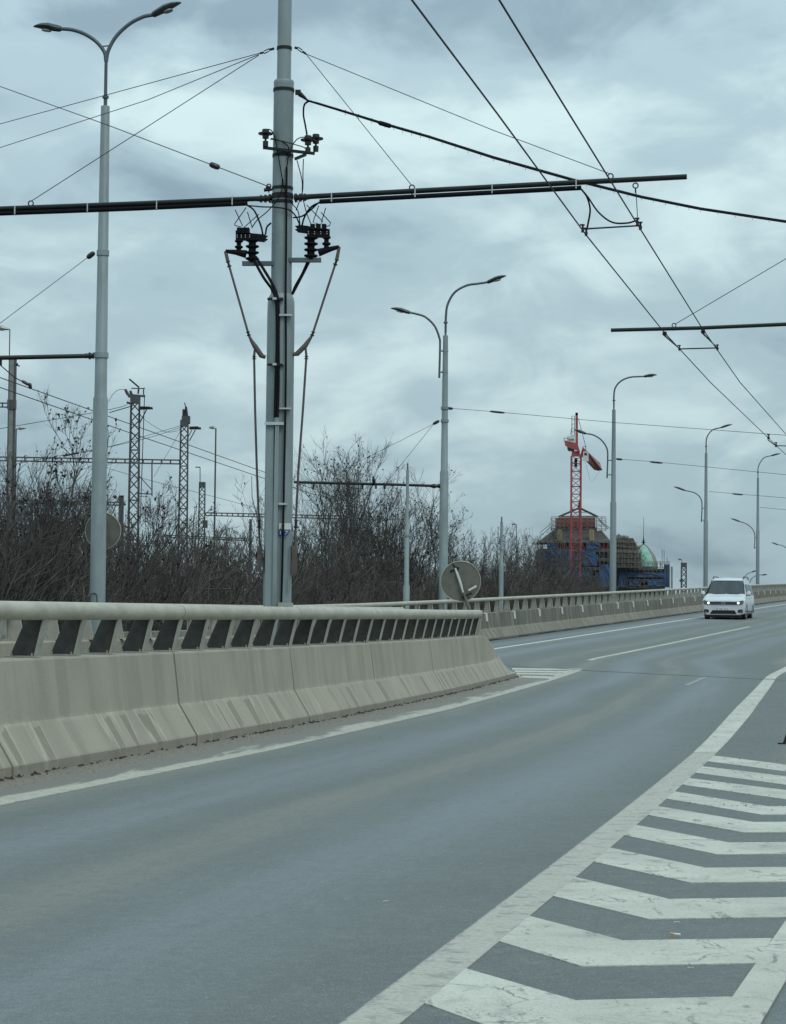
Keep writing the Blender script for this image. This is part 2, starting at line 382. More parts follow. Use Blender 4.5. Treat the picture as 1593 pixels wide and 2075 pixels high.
# the worn edge line beside the barrier: patches of dirt lie over it (UV.x 0 at road side, 1 at barrier side)
def worn(name, amt, base, wide=False):
    m, t, nn, B = NT(name); q = NB(t)
    uv = q.n('ShaderNodeUVMap'); uv.uv_map = 'UVMap'; sx = q.n('ShaderNodeSeparateXYZ'); q.l(uv.outputs[0], sx.inputs[0])
    gm = q.n('ShaderNodeNewGeometry'); vec = gm.outputs['Position']
    n1 = q.noise(uv.outputs[0], 1, 9, .72, .8, (1.0, .38, 1)); fine = q.noise(vec, 45, 4, .7); n3 = q.noise(vec, 8, 6, .75)
    f = q.ss(q.m('ADD', q.m('MULTIPLY', sx.outputs[0], amt), q.m('MULTIPLY', n1, 1.5)), .95, 1.12)
    f = q.m('MAXIMUM', f, q.m('MULTIPLY', q.ss(n3, .50, .64), .6))
    f = q.m('MAXIMUM', f, q.ss(q.m('ADD', sx.outputs[0], q.m('MULTIPLY', n3, .2)), .16, .08)) if wide else f
    col = q.mix(q.ss(fine, .35, .65), (base[0]*.78, base[1]*.78, base[2]*.78), base)
    col = q.mix(f, col, (.165, .16, .14) if not wide else (.135, .15, .145))
    q.l(col, B.inputs['Base Color']); B.inputs['Roughness'].default_value = .75; q.bump(fine, .3, .004, B); return m
M['wornline'] = worn('worn_edge_line', .62, (.44, .42, .35))
M['rline'] = worn('worn_right_line', .1, (.42, .40, .34), True)
M['farline'] = mat('far_line_paint', (.55, .58, .57), .6, 0, .1, 3)
M['yline'] = mat('yellowish_line_paint', (.46, .47, .37), .6, 0, .15, 2)

# concrete: UV.x along the panel (m), UV.y height on the profile (m)
def concrete(name, hi, lo_, stain, grime):
    m, t, nn, B = NT(name); q = NB(t)
    uv = q.n('ShaderNodeUVMap'); uv.uv_map = 'UVMap'; sx = q.n('ShaderNodeSeparateXYZ'); q.l(uv.outputs[0], sx.inputs[0]); vec = uv.outputs[0]
    run = q.noise(vec, 1, 5, .6, .2, (2.6, .32, 1)); thin = q.noise(vec, 1, 5, .7, .1, (9, .5, 1)); rub = q.noise(vec, 1, 2, .4, 0, (3.1, .35, 1)); rub2 = q.noise(vec, 1, 2, .5, 0, (7.5, .5, 1))
    big = q.noise(vec, 1.1, 5, .6); mid = q.noise(vec, 7, 6, .7); fine = q.noise(vec, 90, 4, .8); pit = q.noise(vec, 38, 3, .75)
    h = q.m('ADD', sx.outputs[1], q.m('MULTIPLY', q.m('SUBTRACT', rub2, .5), .14)); low = q.ss(sx.outputs[1], .36, .34); up = q.ss(sx.outputs[1], .34, .37)
    mid_ = q.m('MULTIPLY', q.m('MULTIPLY', q.ss(h, .315, .30), q.ss(h, .05, .11)), low)
    col = q.mix(q.ss(big, .3, .7), lo_, hi)
    col = q.mix(q.m('MULTIPLY', q.ss(run, .45, .62), .5), col, stain)
    col = q.mix(q.m('MULTIPLY', q.m('MULTIPLY', q.ss(thin, .56, .66), up), .28), col, tuple(c*1.28 for c in hi))
    col = q.mix(q.m('MULTIPLY', q.m('MULTIPLY', q.ss(rub, .55, .57), mid_), .62), col, tuple(c*.82 for c in stain))
    col = q.mix(q.m('MULTIPLY', q.m('MULTIPLY', q.band(rub, .545, .012), low), .55), col, tuple(c*1.35 for c in hi))
    col = q.mix(q.m('MULTIPLY', q.m('MULTIPLY', q.ss(rub2, .60, .64), low), .35), col, tuple(c*1.25 for c in hi))
    col = q.mix(q.m('MULTIPLY', q.m('MULTIPLY', q.band(sx.outputs[1], .345, .022), q.ss(mid, .42, .6)), .42), col, tuple(c*1.3 for c in hi))
    col = q.mix(q.m('MULTIPLY', q.ss(sx.outputs[1], .095, .05), .45), col, tuple(c*.7 for c in stain))
    col = q.mix(q.m('MULTIPLY', q.ss(mid, .40, .28), .35), col, tuple(c*.8 for c in stain))
    if grime: col = q.mix(q.m('MULTIPLY', q.m('MULTIPLY', up, q.ss(q.m('ADD', run, q.m('MULTIPLY', mid, .3)), .45, .75)), grime), col, (.10, .092, .078))
    col = q.mix(q.m('MULTIPLY', q.ss(pit, .40, .28), .35), col, tuple(c*.6 for c in stain)); col = q.mix(q.m('MULTIPLY', q.ss(fine, .55, .75), .4), col, tuple(c*1.4 for c in hi)); col = q.mix(q.m('MULTIPLY', q.ss(fine, .45, .28), .4), col, tuple(c*.6 for c in stain))
    q.l(col, B.inputs['Base Color']); B.inputs['Roughness'].default_value = .9; B.inputs['Specular IOR Level'].default_value = .25
    q.bump(q.m('SUBTRACT', q.m('ADD', q.m('MULTIPLY', pit, .8), q.m('MULTIPLY', fine, .5)), q.m('MULTIPLY', q.m('MULTIPLY', q.ss(rub, .55, .57), mid_), 1.5)), .5, .008, B); return m
M['conc'] = concrete('barrier_concrete', (.37, .34, .275), (.32, .294, .238), (.245, .225, .182), 0)
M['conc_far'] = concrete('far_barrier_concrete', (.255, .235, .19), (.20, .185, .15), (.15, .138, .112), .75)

# ------------------------------------------------------------------ ground and road
gb = MB()
xs = [-3000, -900, -400, -200, -120, -70, -40, -20, 0, 20, 60, 150, 400, 1000, 3000]
ys = [-300, -60, 0, 30, 60, 90, 120, 160, 220, 320, 500, 900, 1800, 4000]
gb.sheet([[(x, y, -6.2+.0015*max(0, y-100)*(1 if y < 500 else 500/y)+random.uniform(-.2, .2)) for x in xs] for y in ys])
tag(gb.build('ground', M['hill'], smooth=True), kind='structure')
eb = MB()   # embankment carrying the road
rows = []
for Y in list(range(-12, 240, 6)):
    z = zg(Y); L = XB(Y)-.9; Rr = lerp(Y, RIGHT)+14
    rows.append([(L-26, Y, -6.6), (L-14, Y, -3.0), (L-6, Y, z-1.3), (L-1.5, Y, z-.35), (L, Y, z-.25), (Rr, Y, z-.25), (Rr+3, Y, z-1.), (Rr+16, Y, -6.6)])
eb.sheet(rows); tag(eb.build('embankment', M['hill'], smooth=True), kind='structure')
rb = MB(); rows = []; YR = [-12+1.5*i for i in range(168)]
fr = [0, .08, .2, .35, .5, .65, .8, .9, 1.0]
for Y in YR:
    c = lerp(Y, CEN); a = XB(Y)-.6; b_ = lerp(Y, RIGHT)+12
    rows.append([(a+(c-a)*f, Y, zg(Y)) for f in fr]+[(c+(b_-c)*f, Y, zg(Y)) for f in fr[1:]])
rb.sheet(rows)
road = tag(rb.build('road', M['road'], smooth=True, uvf=lambda p: (p[0]-lerp(p[1], CEN), p[1])), kind='structure')

LZ = .004
def strip(name, edge, w, y0, y1, mt, step=.5, dz=LZ, par=road, label=None):
    """painted band right of the curve edge(Y)"""
    b = MB(); rows = []; n = max(2, int((y1-y0)/step)+1)
    for i in range(n+1):
        Y = y0+(y1-y0)*i/n; x = edge(Y); ww = w(Y) if callable(w) else w
        rows.append([(x, Y, zg(Y)+dz), (x+ww, Y, zg(Y)+dz)])
    b.sheet(rows); nb = len(b.v); b.skirt(); me = b.mesh(name)
    uvl = me.uv_layers.new(name='UVMap')
    for l, d in zip(me.loops, uvl.data):
        v = me.vertices[l.vertex_index]; d.uv = (float(l.vertex_index % 2) if l.vertex_index < nb else .5, v.co.y)
    me.materials.append(mt); o = link(name, me, par)
    if label: o['label'] = label
    return o
YL = G(1180, 1358).y
o = strip('edge_line', lambda Y: lerp(Y, LEFT), lambda Y: -.46, -8, YL, M['wornline'], label='worn dusty white line along the near concrete barrier')
rw = lambda Y: lerp(Y, [(0, .15), (8, .17), (20, .20), (28, .25), (45, .21), (80, .2)])
o = strip('edge_line', lambda Y: lerp(Y, RIGHT), rw, -8, 19.6, M['rline'], label='smeared white line along the hatched island')
o = strip('edge_line', lambda Y: lerp(Y, RIGHT), rw, 19.64, 150, M['paint'], label='cleaner stretch of the right white line beyond the hatching')
o = strip('edge_line', lambda Y: XB(Y)+1.5, .14, 5, 230, M['farline'], 2, label='thin white line along the far barrier')
o = strip('centre_line', lambda Y: lerp(Y, CEN), .14, g0.y, g1.y, M['yline'], 1, label='yellowish line between the carriageways')
a, b_ = G(1386, 1389), G(1426, 1372)
q4 = MB(); dv = Vector((.09, 0, 0)); q4.sheet([[a+Vector((0, 0, LZ)), a+dv+Vector((0, 0, LZ))], [b_+Vector((0, 0, LZ)), b_+dv+Vector((0, 0, LZ))]])
M['faint'] = mat('faint_paint', (.27, .29, .28), .6, 0, .3, 14, color2=(.16, .18, .18))
q4.build('faded_dash', M['faint'], road)

def poly(name, pts, mt, dz=LZ, par=road, sub=5):
    """long quad p0-p1 / p3-p2 subdivided to follow the ground"""
    b = MB(); p = [Vector((x, y, 0)) for x, y in pts]; rows = []
    for i in range(sub+1):
        t = i/sub; A = p[0].lerp(p[1], t); C = p[3].lerp(p[2], t)
        rows.append([(A.x, A.y, zg(A.y)+dz), (C.x, C.y, zg(C.y)+dz)])
    return b.sheet(rows).skirt().build(name, mt, par)
CH = [  # upper start, upper apex, lower start, lower apex
    ((.22, 7.50), (.55, 6.85), (.09, 6.82), (.40, 6.16)),
    ((.50, 8.85), (.82, 8.12), (.37, 8.13), (.63, 7.52)),
    ((.78, 10.18), (1.14, 9.35), (.62, 9.52), (.98, 8.71)),
    ((1.06, 11.50), (1.44, 10.53), (.92, 10.83), (1.30, 9.93)),
    ((1.33, 12.76), (1.73, 11.72), (1.20, 12.17), (1.58, 11.13)),
    ((1.59, 14.06), (2.04, 12.93), (1.46, 13.44), (1.89, 12.30)),
    ((1.86, 15.24), (2.30, 14.04), (1.71, 14.68), (2.16, 13.43)),
    ((2.09, 16.54), (2.66, 15.36), (1.95, 15.93), (2.53, 14.55)),
    ((2.37, 17.89), (2.95, 16.60), (2.21, 17.19), (2.80, 15.72)),
    ((2.66, 19.35), (3.22, 17.80), (2.48, 18.65), (3.09, 16.95)),
    ((-.06, 6.15), (.26, 5.50), (-.22, 5.45), (.12, 4.85)),
]
def xr(Y): return .92+.262*(Y-6.5)      # right boundary of the island
for ua, ub, la, lb in CH:
    b = MB(); z = zg(ua[1])+LZ
    def hit(p, s=.18):      # extend the right arm to the right boundary
        X, Y = p; k = (xr(Y)-X)/(1-.262*s); return (X+k, Y+k*s)
    ur, lr = hit(ub), hit(lb)
    # small jitter so that the hand-taped edges are not perfect
    j = lambda p: (p[0]+random.uniform(-.006, .006), p[1]+random.uniform(-.01, .01), zg(p[1])+LZ)
    sx0 = .05
    b.add([(ua[0]-sx0, ua[1]+.1, zg(ua[1])+LZ), j(ub), j(ur), j(lr), j(lb), (la[0]-sx0, la[1]+.1, zg(la[1])+LZ)], [(0, 5, 4, 1), (1, 4, 3, 2)])
    b.skirt().build('chevron_stripe', M['paint'], road)
strip('edge_line', xr, .13, -8, 20.4, M['paint'], dz=.008, label='white line bounding the hatched island on its right side')
for (xa, ya), (xb, yb), th in (((1038, 1354), (1179, 1355.5), 3.2), ((1043, 1358.8), (1150, 1360.4), 3.0), ((1046, 1363.6), (1138, 1365), 3.2), ((1051, 1369.5), (1118, 1371.3), 3.8)):
    pp = [G(xa, ya), G(xb, yb), G(xb, yb+th), G(xa, ya+th)]
    poly('nose_stripe', [(p.x, p.y) for p in pp], M['paint'])
# expansion joint across the carriageway
ja, jb, jc = G(1030, 1349.5), G(1500, 1374), G(1640, 1380)
for dy, w, mt, nm, dz in ((0, .10, M['seal'], 'expansion_joint', .009), (-.24, .2, M['steel'], 'joint_steel_plate', .006)):
    b = MB(); rows = []
    for p in [ja.lerp(jb, i/8) for i in range(8)]+[jb, jc]:
        rows.append([(p.x, p.y+dy, zg(p.y)+dz), (p.x, p.y+dy+w, zg(p.y)+dz)])
    b.sheet(rows).build(nm, mt, road)
# crumbs, grit and leaf litter lying along the barrier foot
def pebbles(n, fx, y0, y1, w, rad, name, mt, label):
    V = []; Fc = []
    for i in range(n):
        Y = y0+(y1-y0)*random.random()**1.4; X = fx(Y)+random.gauss(0, w); r = rad*random.uniform(.35, 1.3); z = zg(Y)+.004
        o = len(V); a0 = random.random()*6.28; s = random.uniform(.5, 1.6)
        for k in range(4): V.append((X+r*s*math.cos(a0+k*1.57), Y+r*math.sin(a0+k*1.57), z))
        V.append((X+random.uniform(-.3, .3)*r, Y, z+r*random.uniform(.5, 1)))
        for k in range(4): Fc.append((o+k, o+(k+1) % 4, o+4))
    b = MB(); b.v = V; b.f = Fc; o = b.build(name, mt); return tag(o, label, 'grit', kind='stuff')
M['grit'] = mat('grit', (.26, .245, .21), .9, 0, .4, 60, color2=(.10, .092, .078), pos=(.4, .6))
pebbles(6000, lambda Y: XF(Y)+.16, 4, 46, .14, .0055, 'roadside_grit', M['grit'], 'brown grit and crumbs swept along the foot of the near barrier')
pebbles(5000, lambda Y: lerp(Y, RIGHT)+1.6, 14, 44, .7, .006, 'island_grit', M['grit'], 'scattered brown grit on the asphalt beyond the hatched stripes')
# litter
def litter(x, y, l, w, h, ang, mt, label, cat, nm):
    p = G(x, y, .006); b = MB(); r = Matrix.Rotation(ang, 3, 'Z')
    vs = []
    for i in range(4):
        for j_ in range(2):
            vs.append(r @ Vector(((i/3-.5)*l, (j_-.5)*w, h*abs(math.sin(i*1.3))*.9+.002)) + p)
    b.add(vs, [(i*2, i*2+1, i*2+3, i*2+2) for i in range(3)]); return tag(b.build(nm, mt), label, cat)
t_ = thing('cigarette_end', G(1366, 1893, .01), 'white and tan cigarette end on dark asphalt between the two nearest chevron stripes', 'litter')
p = t_.location
MB().bar(p, p+Vector((.022, -.006, 0)), .0045).build('paper_roll', M['paper'], t_); MB().bar(p, p-Vector((.012, -.005, -.002)), .0048).build('filter', M['orange'], t_)
litter(1372, 1869.5, .022, .008, .002, .1, M['paper'], 'tiny white scrap just above the cigarette end on the asphalt', 'litter', 'paper_scrap')
litter(782, 1827, .022, .008, .003, .15, M['paper'], 'white scrap lying in the middle of the empty lane', 'litter', 'paper_scrap')
litter(121, 1793, .028, .008, .002, .0, M['plank'], 'pale yellowish scrap on the left side of the lane', 'litter', 'paper_scrap')
litter(1400, 1962, .022, .006, .002, .1, M['paper'], 'white sliver on asphalt just below the nearest full chevron', 'litter', 'paper_scrap')

# ------------------------------------------------------------------ barriers
PROF = [(0, 0), (0, .07), (.17, .345), (.225, .785), (.24, .80), (.46, .80), (.475, .785), (.50, .345), (.52, .0)]   # offset behind toe, height
def panel_mesh(p0, p1, nrm, prof=PROF, name='panel', s0=0, hscale=1.0, mt='conc'):
    """extrude the safety-shape between ground points p0,p1; nrm points away from the traffic"""
    b = MB(); d = (p1-p0).normalized(); L = (p1-p0).length; rows = []
    n = 6; vs = []; uvs = []
    for i in range(n+1):
        c = p0+(p1-p0)*(i/n)
        for k, (o, h) in enumerate(prof):
            jj = 0 if k in (0, len(prof)-1) else 1
            wob = random.uniform(-.003, .003)*jj
            vs.append(c+nrm*(o+wob)+Vector((0, 0, h*hscale))); uvs.append((s0+L*i/n, h))
    m_ = len(prof); fs = []
    for i in range(n):
        for k in range(m_-1):
            a_ = i*m_+k; fs.append((a_, a_+1, a_+m_+1, a_+m_))
    fs.append(tuple(range(m_-1, -1, -1))); fs.append(tuple(range(n*m_, n*m_+m_)))
    b.add(vs, fs); me = b.mesh(name)
    uvl = me.uv_layers.new(name='UVMap')
    for l, dd in zip(me.loops, uvl.data): dd.uv = uvs[l.vertex_index]
    me.materials.append(M[mt]); return me
def nrmF(Y):
    d = Vector((XF(Y+.5)-XF(Y-.5), 1, 0)).normalized(); return Vector((-d.y, d.x, 0))
def ptF(Y, off=0, z=0): return Vector((XF(Y), Y, zg(Y)+z))+nrmF(Y)*off

front = thing('median_barrier', (XF(20), 20, 0), 'near concrete barrier with thick beige pipe rail on slanting posts, left of the empty lane', 'barrier', 'median barriers side by side')
joints = [-6, -1.5, 2.8, 7.1, 11.5, 15.89, 20.24, 24.39, 28.8, 33.4, 36.2, 39.5]
for i in range(len(joints)-1):
    a, b_ = joints[i]+.020, joints[i+1]-.020
    link('panel', panel_mesh(ptF(a), ptF(b_), nrmF((a+b_)/2), s0=i*7.3), front)
for j_ in joints[1:]:
    pr2 = [(.015, .0), (.015, .062), (.18, .338), (.235, .77), (.26, .775), (.44, .775), (.455, .77), (.48, .33), (.5, 0)]
    link('joint_filler', panel_mesh(ptF(j_-.019), ptF(j_+.019), nrmF(j_), pr2, mt='seal'), front)
# tapered nose
a = ptF(39.51); e_ = Vector((XF(43.1), 43.1, zg(43.1))); n_ = nrmF(41)
b = MB()
def ring(c, prof, sc): return [c+n_*o+Vector((0, 0, h*sc(h))) for o, h in prof]
r0 = ring(a, PROF, lambda h: 1)
mid = ptF(40.3); r1 = ring(mid, [(0, 0), (0, .07), (.17, .345), (.222, .74), (.24, .75), (.46, .75), (.475, .74), (.5, .345), (.52, 0)], lambda h: 1)
mid2 = ptF(41.6); r2 = ring(mid2, [(0, 0), (0, .07), (.14, .30), (.19, .42), (.22, .44), (.44, .44), (.45, .42), (.48, .30), (.52, 0)], lambda h: 1)
r3 = ring(e_, [(0.02, 0), (.02, .065), (.12, .09), (.18, .10), (.22, .10), (.44, .10), (.45, .09), (.48, .08), (.5, 0)], lambda h: 1)
vs = r0+r1+r2+r3; fs = [(i*9+k, i*9+k+1, (i+1)*9+k+1, (i+1)*9+k) for i in range(3) for k in range(8)]+[tuple(range(8, -1, -1)), tuple(range(27, 36))]
b.add(vs, fs); me = b.mesh('nose_block'); uvl = me.uv_layers.new(name='UVMap')
for l, dd in zip(me.loops, uvl.data): c = me.vertices[l.vertex_index].co; dd.uv = (c.y+90, c.z-zg(c.y))
me.materials.append(M['conc']); o = link('nose_block', me, front); o['label'] = 'concrete end block ramping down to the road'
# pipe rail in lengths
RZ = 1.175
def rail(parent, f, breaks, r=.069, mt='rail', n=18):
    for i in range(len(breaks)-1):
        a, b_ = breaks[i]+.010, breaks[i+1]-.010; k = max(2, int((b_-a)/1.5))
        MB().tube([f(a+(b_-a)*j/k) for j in range(k+1)], r, n).build('rail_pipe', M[mt], parent, True)
        c = f(b_); MB().tube([f(breaks[i+1]-.05), f(breaks[i+1]+.05)], r-.004, n).build('pipe_sleeve', M['dark'], parent, True)
fF = lambda Y: ptF(Y, .24, RZ-.028*max(0, 1-max(0, Y-16)/23))
rail(front, fF, [-6, 2.9, 7.2, 11.6, 16.0, 20.4, 24.7, 29.0, 34.6, 37.0, 39.1])
def post_parts(d, nrm, mt_w, zt, zb, lean, wide_b, wide_t, fl, flange_in=0.0):
    """post local frame: x = nrm (away from the traffic), y = along, z up. returns (web, flange, plate) builders"""
    def T(x, y, z): return nrm*x+d*y+Vector((0, 0, z))
    web = MB(); th = .009
    web.hexa([T(-lean+.0, -th, zt), T(-lean+wide_t, -th, zt), T(wide_b, -th, zb), T(0, -th, zb)], [T(-lean, th, zt), T(-lean+wide_t, th, zt), T(wide_b, th, zb), T(0, th, zb)])
    fg = MB(); w = fl/2
    fg.hexa([T(-lean-.012, -w, zt+.03), T(-lean-.001, -w, zt+.03), T(-.001, -w, zb), T(-.012, -w, zb)], [T(-lean-.012, w, zt+.03), T(-lean-.001, w, zt+.03), T(-.001, w, zb), T(-.012, w, zb)])
    pl = MB(); pl.hexa([T(-.03, -.05, zb-.012), T(wide_b+.03, -.05, zb-.012), T(wide_b+.03, -.05, zb-.001), T(-.03, -.05, zb-.001)], [T(-.03, .05, zb-.012), T(wide_b+.03, .05, zb-.012), T(wide_b+.03, .05, zb-.001), T(-.03, .05, zb-.001)])
    for sx_ in (.02, wide_b-.02): pl.bar(T(sx_, .032, zb-.012), T(sx_, .032, zb+.02), .008); pl.bar(T(sx_, -.032, zb-.012), T(sx_, -.032, zb+.02), .008)
    return web, fg, pl
def posts(parent, spots, mt_w, mt_f, zt, zb, lean, wb, wt, fl):
    """spots: (origin, along, nrm); meshes shared, copies rotated"""
    w0, f0, p0 = post_parts(Vector((0, 1, 0)), Vector((1, 0, 0)), mt_w, zt, zb, lean, wb, wt, fl)
    mw = w0.mesh('web'); mw.materials.append(M[mt_w]); mf = f0.mesh('flange'); mf.materials.append(M[mt_f]); mp = p0.mesh('base_plate'); mp.materials.append(M[mt_f])
    for (o, d, n) in spots:
        rot = Matrix((n, d, Vector((0, 0, 1)))).transposed().to_4x4(); mw_ = Matrix.Translation(o) @ rot
        a = bpy.data.objects.new('post', mf); COL.objects.link(a); a.parent = parent; a.matrix_parent_inverse = INV(parent); a.matrix_basis = mw_
        for nm, me in (('web', mw), ('base_plate', mp)):
            c = bpy.data.objects.new(nm, me); COL.objects.link(c); c.parent = a
spots = []; Y = 39.0
while Y > -3:
    n_ = nrmF(Y); spots.append((ptF(Y, .285), Vector((-n_.y, n_.x, 0))*-1, n_)); Y -= .845
# orientation: flange faces the traffic, web runs away from it; rail leans over the traffic side
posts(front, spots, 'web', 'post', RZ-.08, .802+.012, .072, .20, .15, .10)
for o in [c for c in front.children if c.name.startswith('post')]: pass
# end plate and broken fitting at the rail end
c = ptF(39.13, .24, .98); b = MB(); n_ = nrmF(39)
d_ = Vector((-n_.y, n_.x, 0))*-1
b.hexa([c-n_*.07+Vector((0, 0, .26)), c+n_*.09+Vector((0, 0, .26)), c+n_*.20-Vector((0, 0, .17)), c-n_*.03-Vector((0, 0, .17))], [p_+Vector((0, .02, 0)) for p_ in [c-n_*.07+Vector((0, 0, .26)), c+n_*.09+Vector((0, 0, .26)), c+n_*.20-Vector((0, 0, .17)), c-n_*.03-Vector((0, 0, .17))]])
b.build('end_plate', M['rail'], front)
b = MB(); b.tube([P(963, 1276, 39.4), P(968, 1268, 39.4), P(971, 1262, 39.4)], .018, 8).bar(P(966, 1262, 39.4), P(977, 1262, 39.4), .02); b.build('bent_bracket', M['dark'], front)

# rear half of the median
PB = [(0, 0), (0, .08), (.17, .37), (.225, .885), (.24, .90), (.40, .90), (.415, .885), (.44, .37), (.46, 0)]
rear = thing('median_barrier', (XF(20)-1.4, 20, 0), 'second concrete barrier with pipe rail, seen through the slanting posts of the near one', 'barrier', 'median barriers side by side')
jr = [-4, 1.5, 5.8, 10.1, 14.4, 18.7, 23.0, 27.3, 31.6, 35.9]
for i in range(len(jr)-1):
    a, b_ = jr[i]+.011, jr[i+1]-.011
    link('panel', panel_mesh(ptF(a, 1.42), ptF(b_, 1.42), -nrmF((a+b_)/2), PB, s0=i*5.1), rear)
rz2 = lambda Y: 1.165+.05*max(0, (Y-16))/20
rail(rear, lambda Y: ptF(Y, 1.10, rz2(Y)), [-4, 5.8, 14.4, 18.7, 23, 27.3, 31.6, 36.2], .058)
spots = []; Y = 35.5
while Y > 0:
    n_ = nrmF(Y); spots.append((ptF(Y, 1.13), Vector((n_.y, -n_.x, 0)), -n_)); Y -= .845
spots = [(o, -d, n) for o, d, n in spots]
posts(rear, spots, 'post', 'post', 1.12, .915, .0, .14, .10, .05)
for th_, off in ((front, 0), (rear, 0)): pass

# far barrier
dF = Vector((.26, 1, .0)).normalized(); nF = Vector((-dF.y, dF.x, 0))
def ptB(Y, off=0, z=0): return Vector((XB(Y), Y, zg(Y)+z))+nF*off
far = thing('parapet_barrier', (XB(70), 70, zg(70)), 'long concrete barrier with thin pipe rail running uphill along the far side of the road', 'barrier')
n = 0; Y = 67.9-4*14; tmpl = {}
mk = None
while Y < 232:
    a, b_ = Y+.012, Y+4-.012
    link('panel', panel_mesh(ptB(a), ptB(b_), nF, s0=n*9.1, mt='conc_far'), far)
    pb = ptB(Y+4, 0); k = 1
    b = MB()
    b.hexa([ptB(Y+3.72, .222, .79), ptB(Y+3.99, .222, .79), ptB(Y+3.99, .26, .812), ptB(Y+3.72, .26, .812)], [ptB(Y+3.72, .26, .80), ptB(Y+3.99, .26, .80), ptB(Y+3.99, .30, .803), ptB(Y+3.72, .30, .803)])
    b.hexa([ptB(Y+3.80, .205, .80), ptB(Y+3.99, .205, .80), ptB(Y+3.99, .225, .80), ptB(Y+3.80, .225, .80)], [ptB(Y+3.80, .18, .56), ptB(Y+3.99, .18, .56), ptB(Y+3.99, .20, .56), ptB(Y+3.80, .20, .56)])
    if Y > 50: b.build('joint_marker', M['mark'], far)
    n += 1; Y += 4
rail(far, lambda Y: ptB(Y, .30, 1.2), [12]+[18+6*i for i in range(36)], .055, 'rail', 10)
spots = []; Y = 12.5
while Y < 231: spots.append((ptB(Y, .26), dF, nF)); Y += 1.4
posts(far, spots, 'post', 'post', 1.15, .815, -.05, .20, .09, .07)
b = MB(); rows = []
for i in range(120): Y = 40+i*1.5; h_ = random.uniform(.015, .05); b.hexa([ptB(Y, -.03, 0), ptB(Y, .01, 0), ptB(Y, .01, h_), ptB(Y, -.03, h_*.6)], [ptB(Y+1.45, -.03, 0), ptB(Y+1.45, .01, 0), ptB(Y+1.45, .01, h_), ptB(Y+1.45, -.03, h_*.6)])
b.build('foot_seal', M['seal'], far)
# litter and damp crumbs along the near foot, leaves caught against the concrete
pebbles(900, lambda Y: XF(Y)+.05, 5, 44, .03, .016, 'dead_leaves', M['leaf'], 'dark dead leaves and crumbs caught against the near barrier foot')

# ------------------------------------------------------------------ street lamps
def vpt(base, x, z): return base+Vector((x, 0, z))
def lamp_head(parent, tip_from, dirx, name='lamp_head', L=.85, tilt=.12, w=.17, lens=True):
    """flat teardrop head; starts at tip_from, goes along dirx (unit horizontal) rising by tilt"""
    b = MB(); d = Vector(dirx).normalized(); ax = (d+Vector((0, 0, tilt))).normalized(); sd_ = ax.cross(Vector((0, 0, 1))).normalized(); up = sd_.cross(ax)
    rings = []; n = 10
    for t, ww, hh, dz_ in ((0, .045, .045, 0), (.06, .06, .06, 0), (.22, w*.75, .065, .01), (.45, w, .07, .025), (.7, w*.85, .055, .03), (.9, w*.45, .03, .02), (1, .02, .01, .01)):
        c = Vector(tip_from)+ax*(t*L)+up*dz_
        rings.append([c+sd_*ww*math.cos(2*math.pi*k/n)+up*hh*math.sin(2*math.pi*k/n) for k in range(n)])
    vs = [p for r in rings for p in r]; fs = [(i*n+k, i*n+(k+1) % n, (i+1)*n+(k+1) % n, (i+1)*n+k) for i in range(len(rings)-1) for k in range(n)]
    fs += [tuple(range(n-1, -1, -1)), tuple(range((len(rings)-1)*n, len(rings)*n))]
    b.add(vs, fs); o = b.build(name, M['lamphead'], parent, True)
    if lens:
        c = Vector(tip_from)+ax*(.52*L)-up*.05
        MB().disc(c, up, w*.72, .02, 20).build('lamp_lens', M['lens'], o, True)
    return o
def arm_curve(x0, z0, pts, base):
    return spline([vpt(base, x, z) for x, z in pts], 7)

def ring_band(b, base, z, r, h=.05, n=20): b.lathe(base+Vector((0, 0, z-h/2)), [(0, r), (h, r)], n)

# left lamp with Y-shaped top.  metres per photo pixel at its distance:
DL = 42.5; K = DL/F_PX
bl = P(197, 1225, DL); base = Vector((bl.x, DL, zg(DL)-.3)); hz = P(197, 1225, DL).z
def zat(y, D, x): return P(x, y, D).z
lampL = thing('street_lamp', base, 'tall lamp post at left with two curved arms spreading in a Y', 'street lamp', 'twin-arm street lamps')
z1, z2, z3 = zat(806, DL, 204), zat(215, DL, 211), zat(205, DL, 211)
b = MB(); b.lathe((base.x, DL, 0), [(base.z, .145), (z1-.02, .138), (z1+.03, .118), (z2-.01, .075*1.9*.58), (z2, .078), (z2+.004, .04)], 24); b.build('pole', M['pole'], lampL, True)
b = MB(); top = Vector((base.x, DL, z2)); jz = zat(120, DL, 211)
b.lathe((base.x, DL, 0), [(z2, .035), (zat(200, DL, 211), .035), (zat(199, DL, 211), .06), (zat(194, DL, 211), .06), (zat(193, DL, 211), .032), (jz, .03)], 12); b.build('pole_top', M['arm'], lampL, True)
dx = lambda x: (x-211)*K
for side, pts, hp, hx, tl, LL in ((-1, [(211, 125), (207, 105), (190, 84), (165, 68), (140, 60), (118, 58)], (118, 58), -1, .10, .55), (1, [(211, 125), (216, 100), (232, 72), (258, 48), (285, 34), (304, 30)], (304, 30), 1, .36, .60)):
    arm = MB().tube(spline([Vector((base.x+dx(x), DL, zat(y, DL, x))) for x, y in pts], 6), .036, 10).build('lamp_arm', M['arm'], lampL, True)
    lamp_head(arm, (base.x+dx(hp[0]), DL, zat(hp[1], DL, hp[0])), (hx, -.2*hx, 0), L=LL, tilt=tl*1.0, w=.13)
MB().bar((base.x+dx(201), DL, zat(94, DL, 201)), (base.x+dx(220), DL, zat(92, DL, 220)), .014).build('arm_brace', M['arm'], lampL)
b = MB()
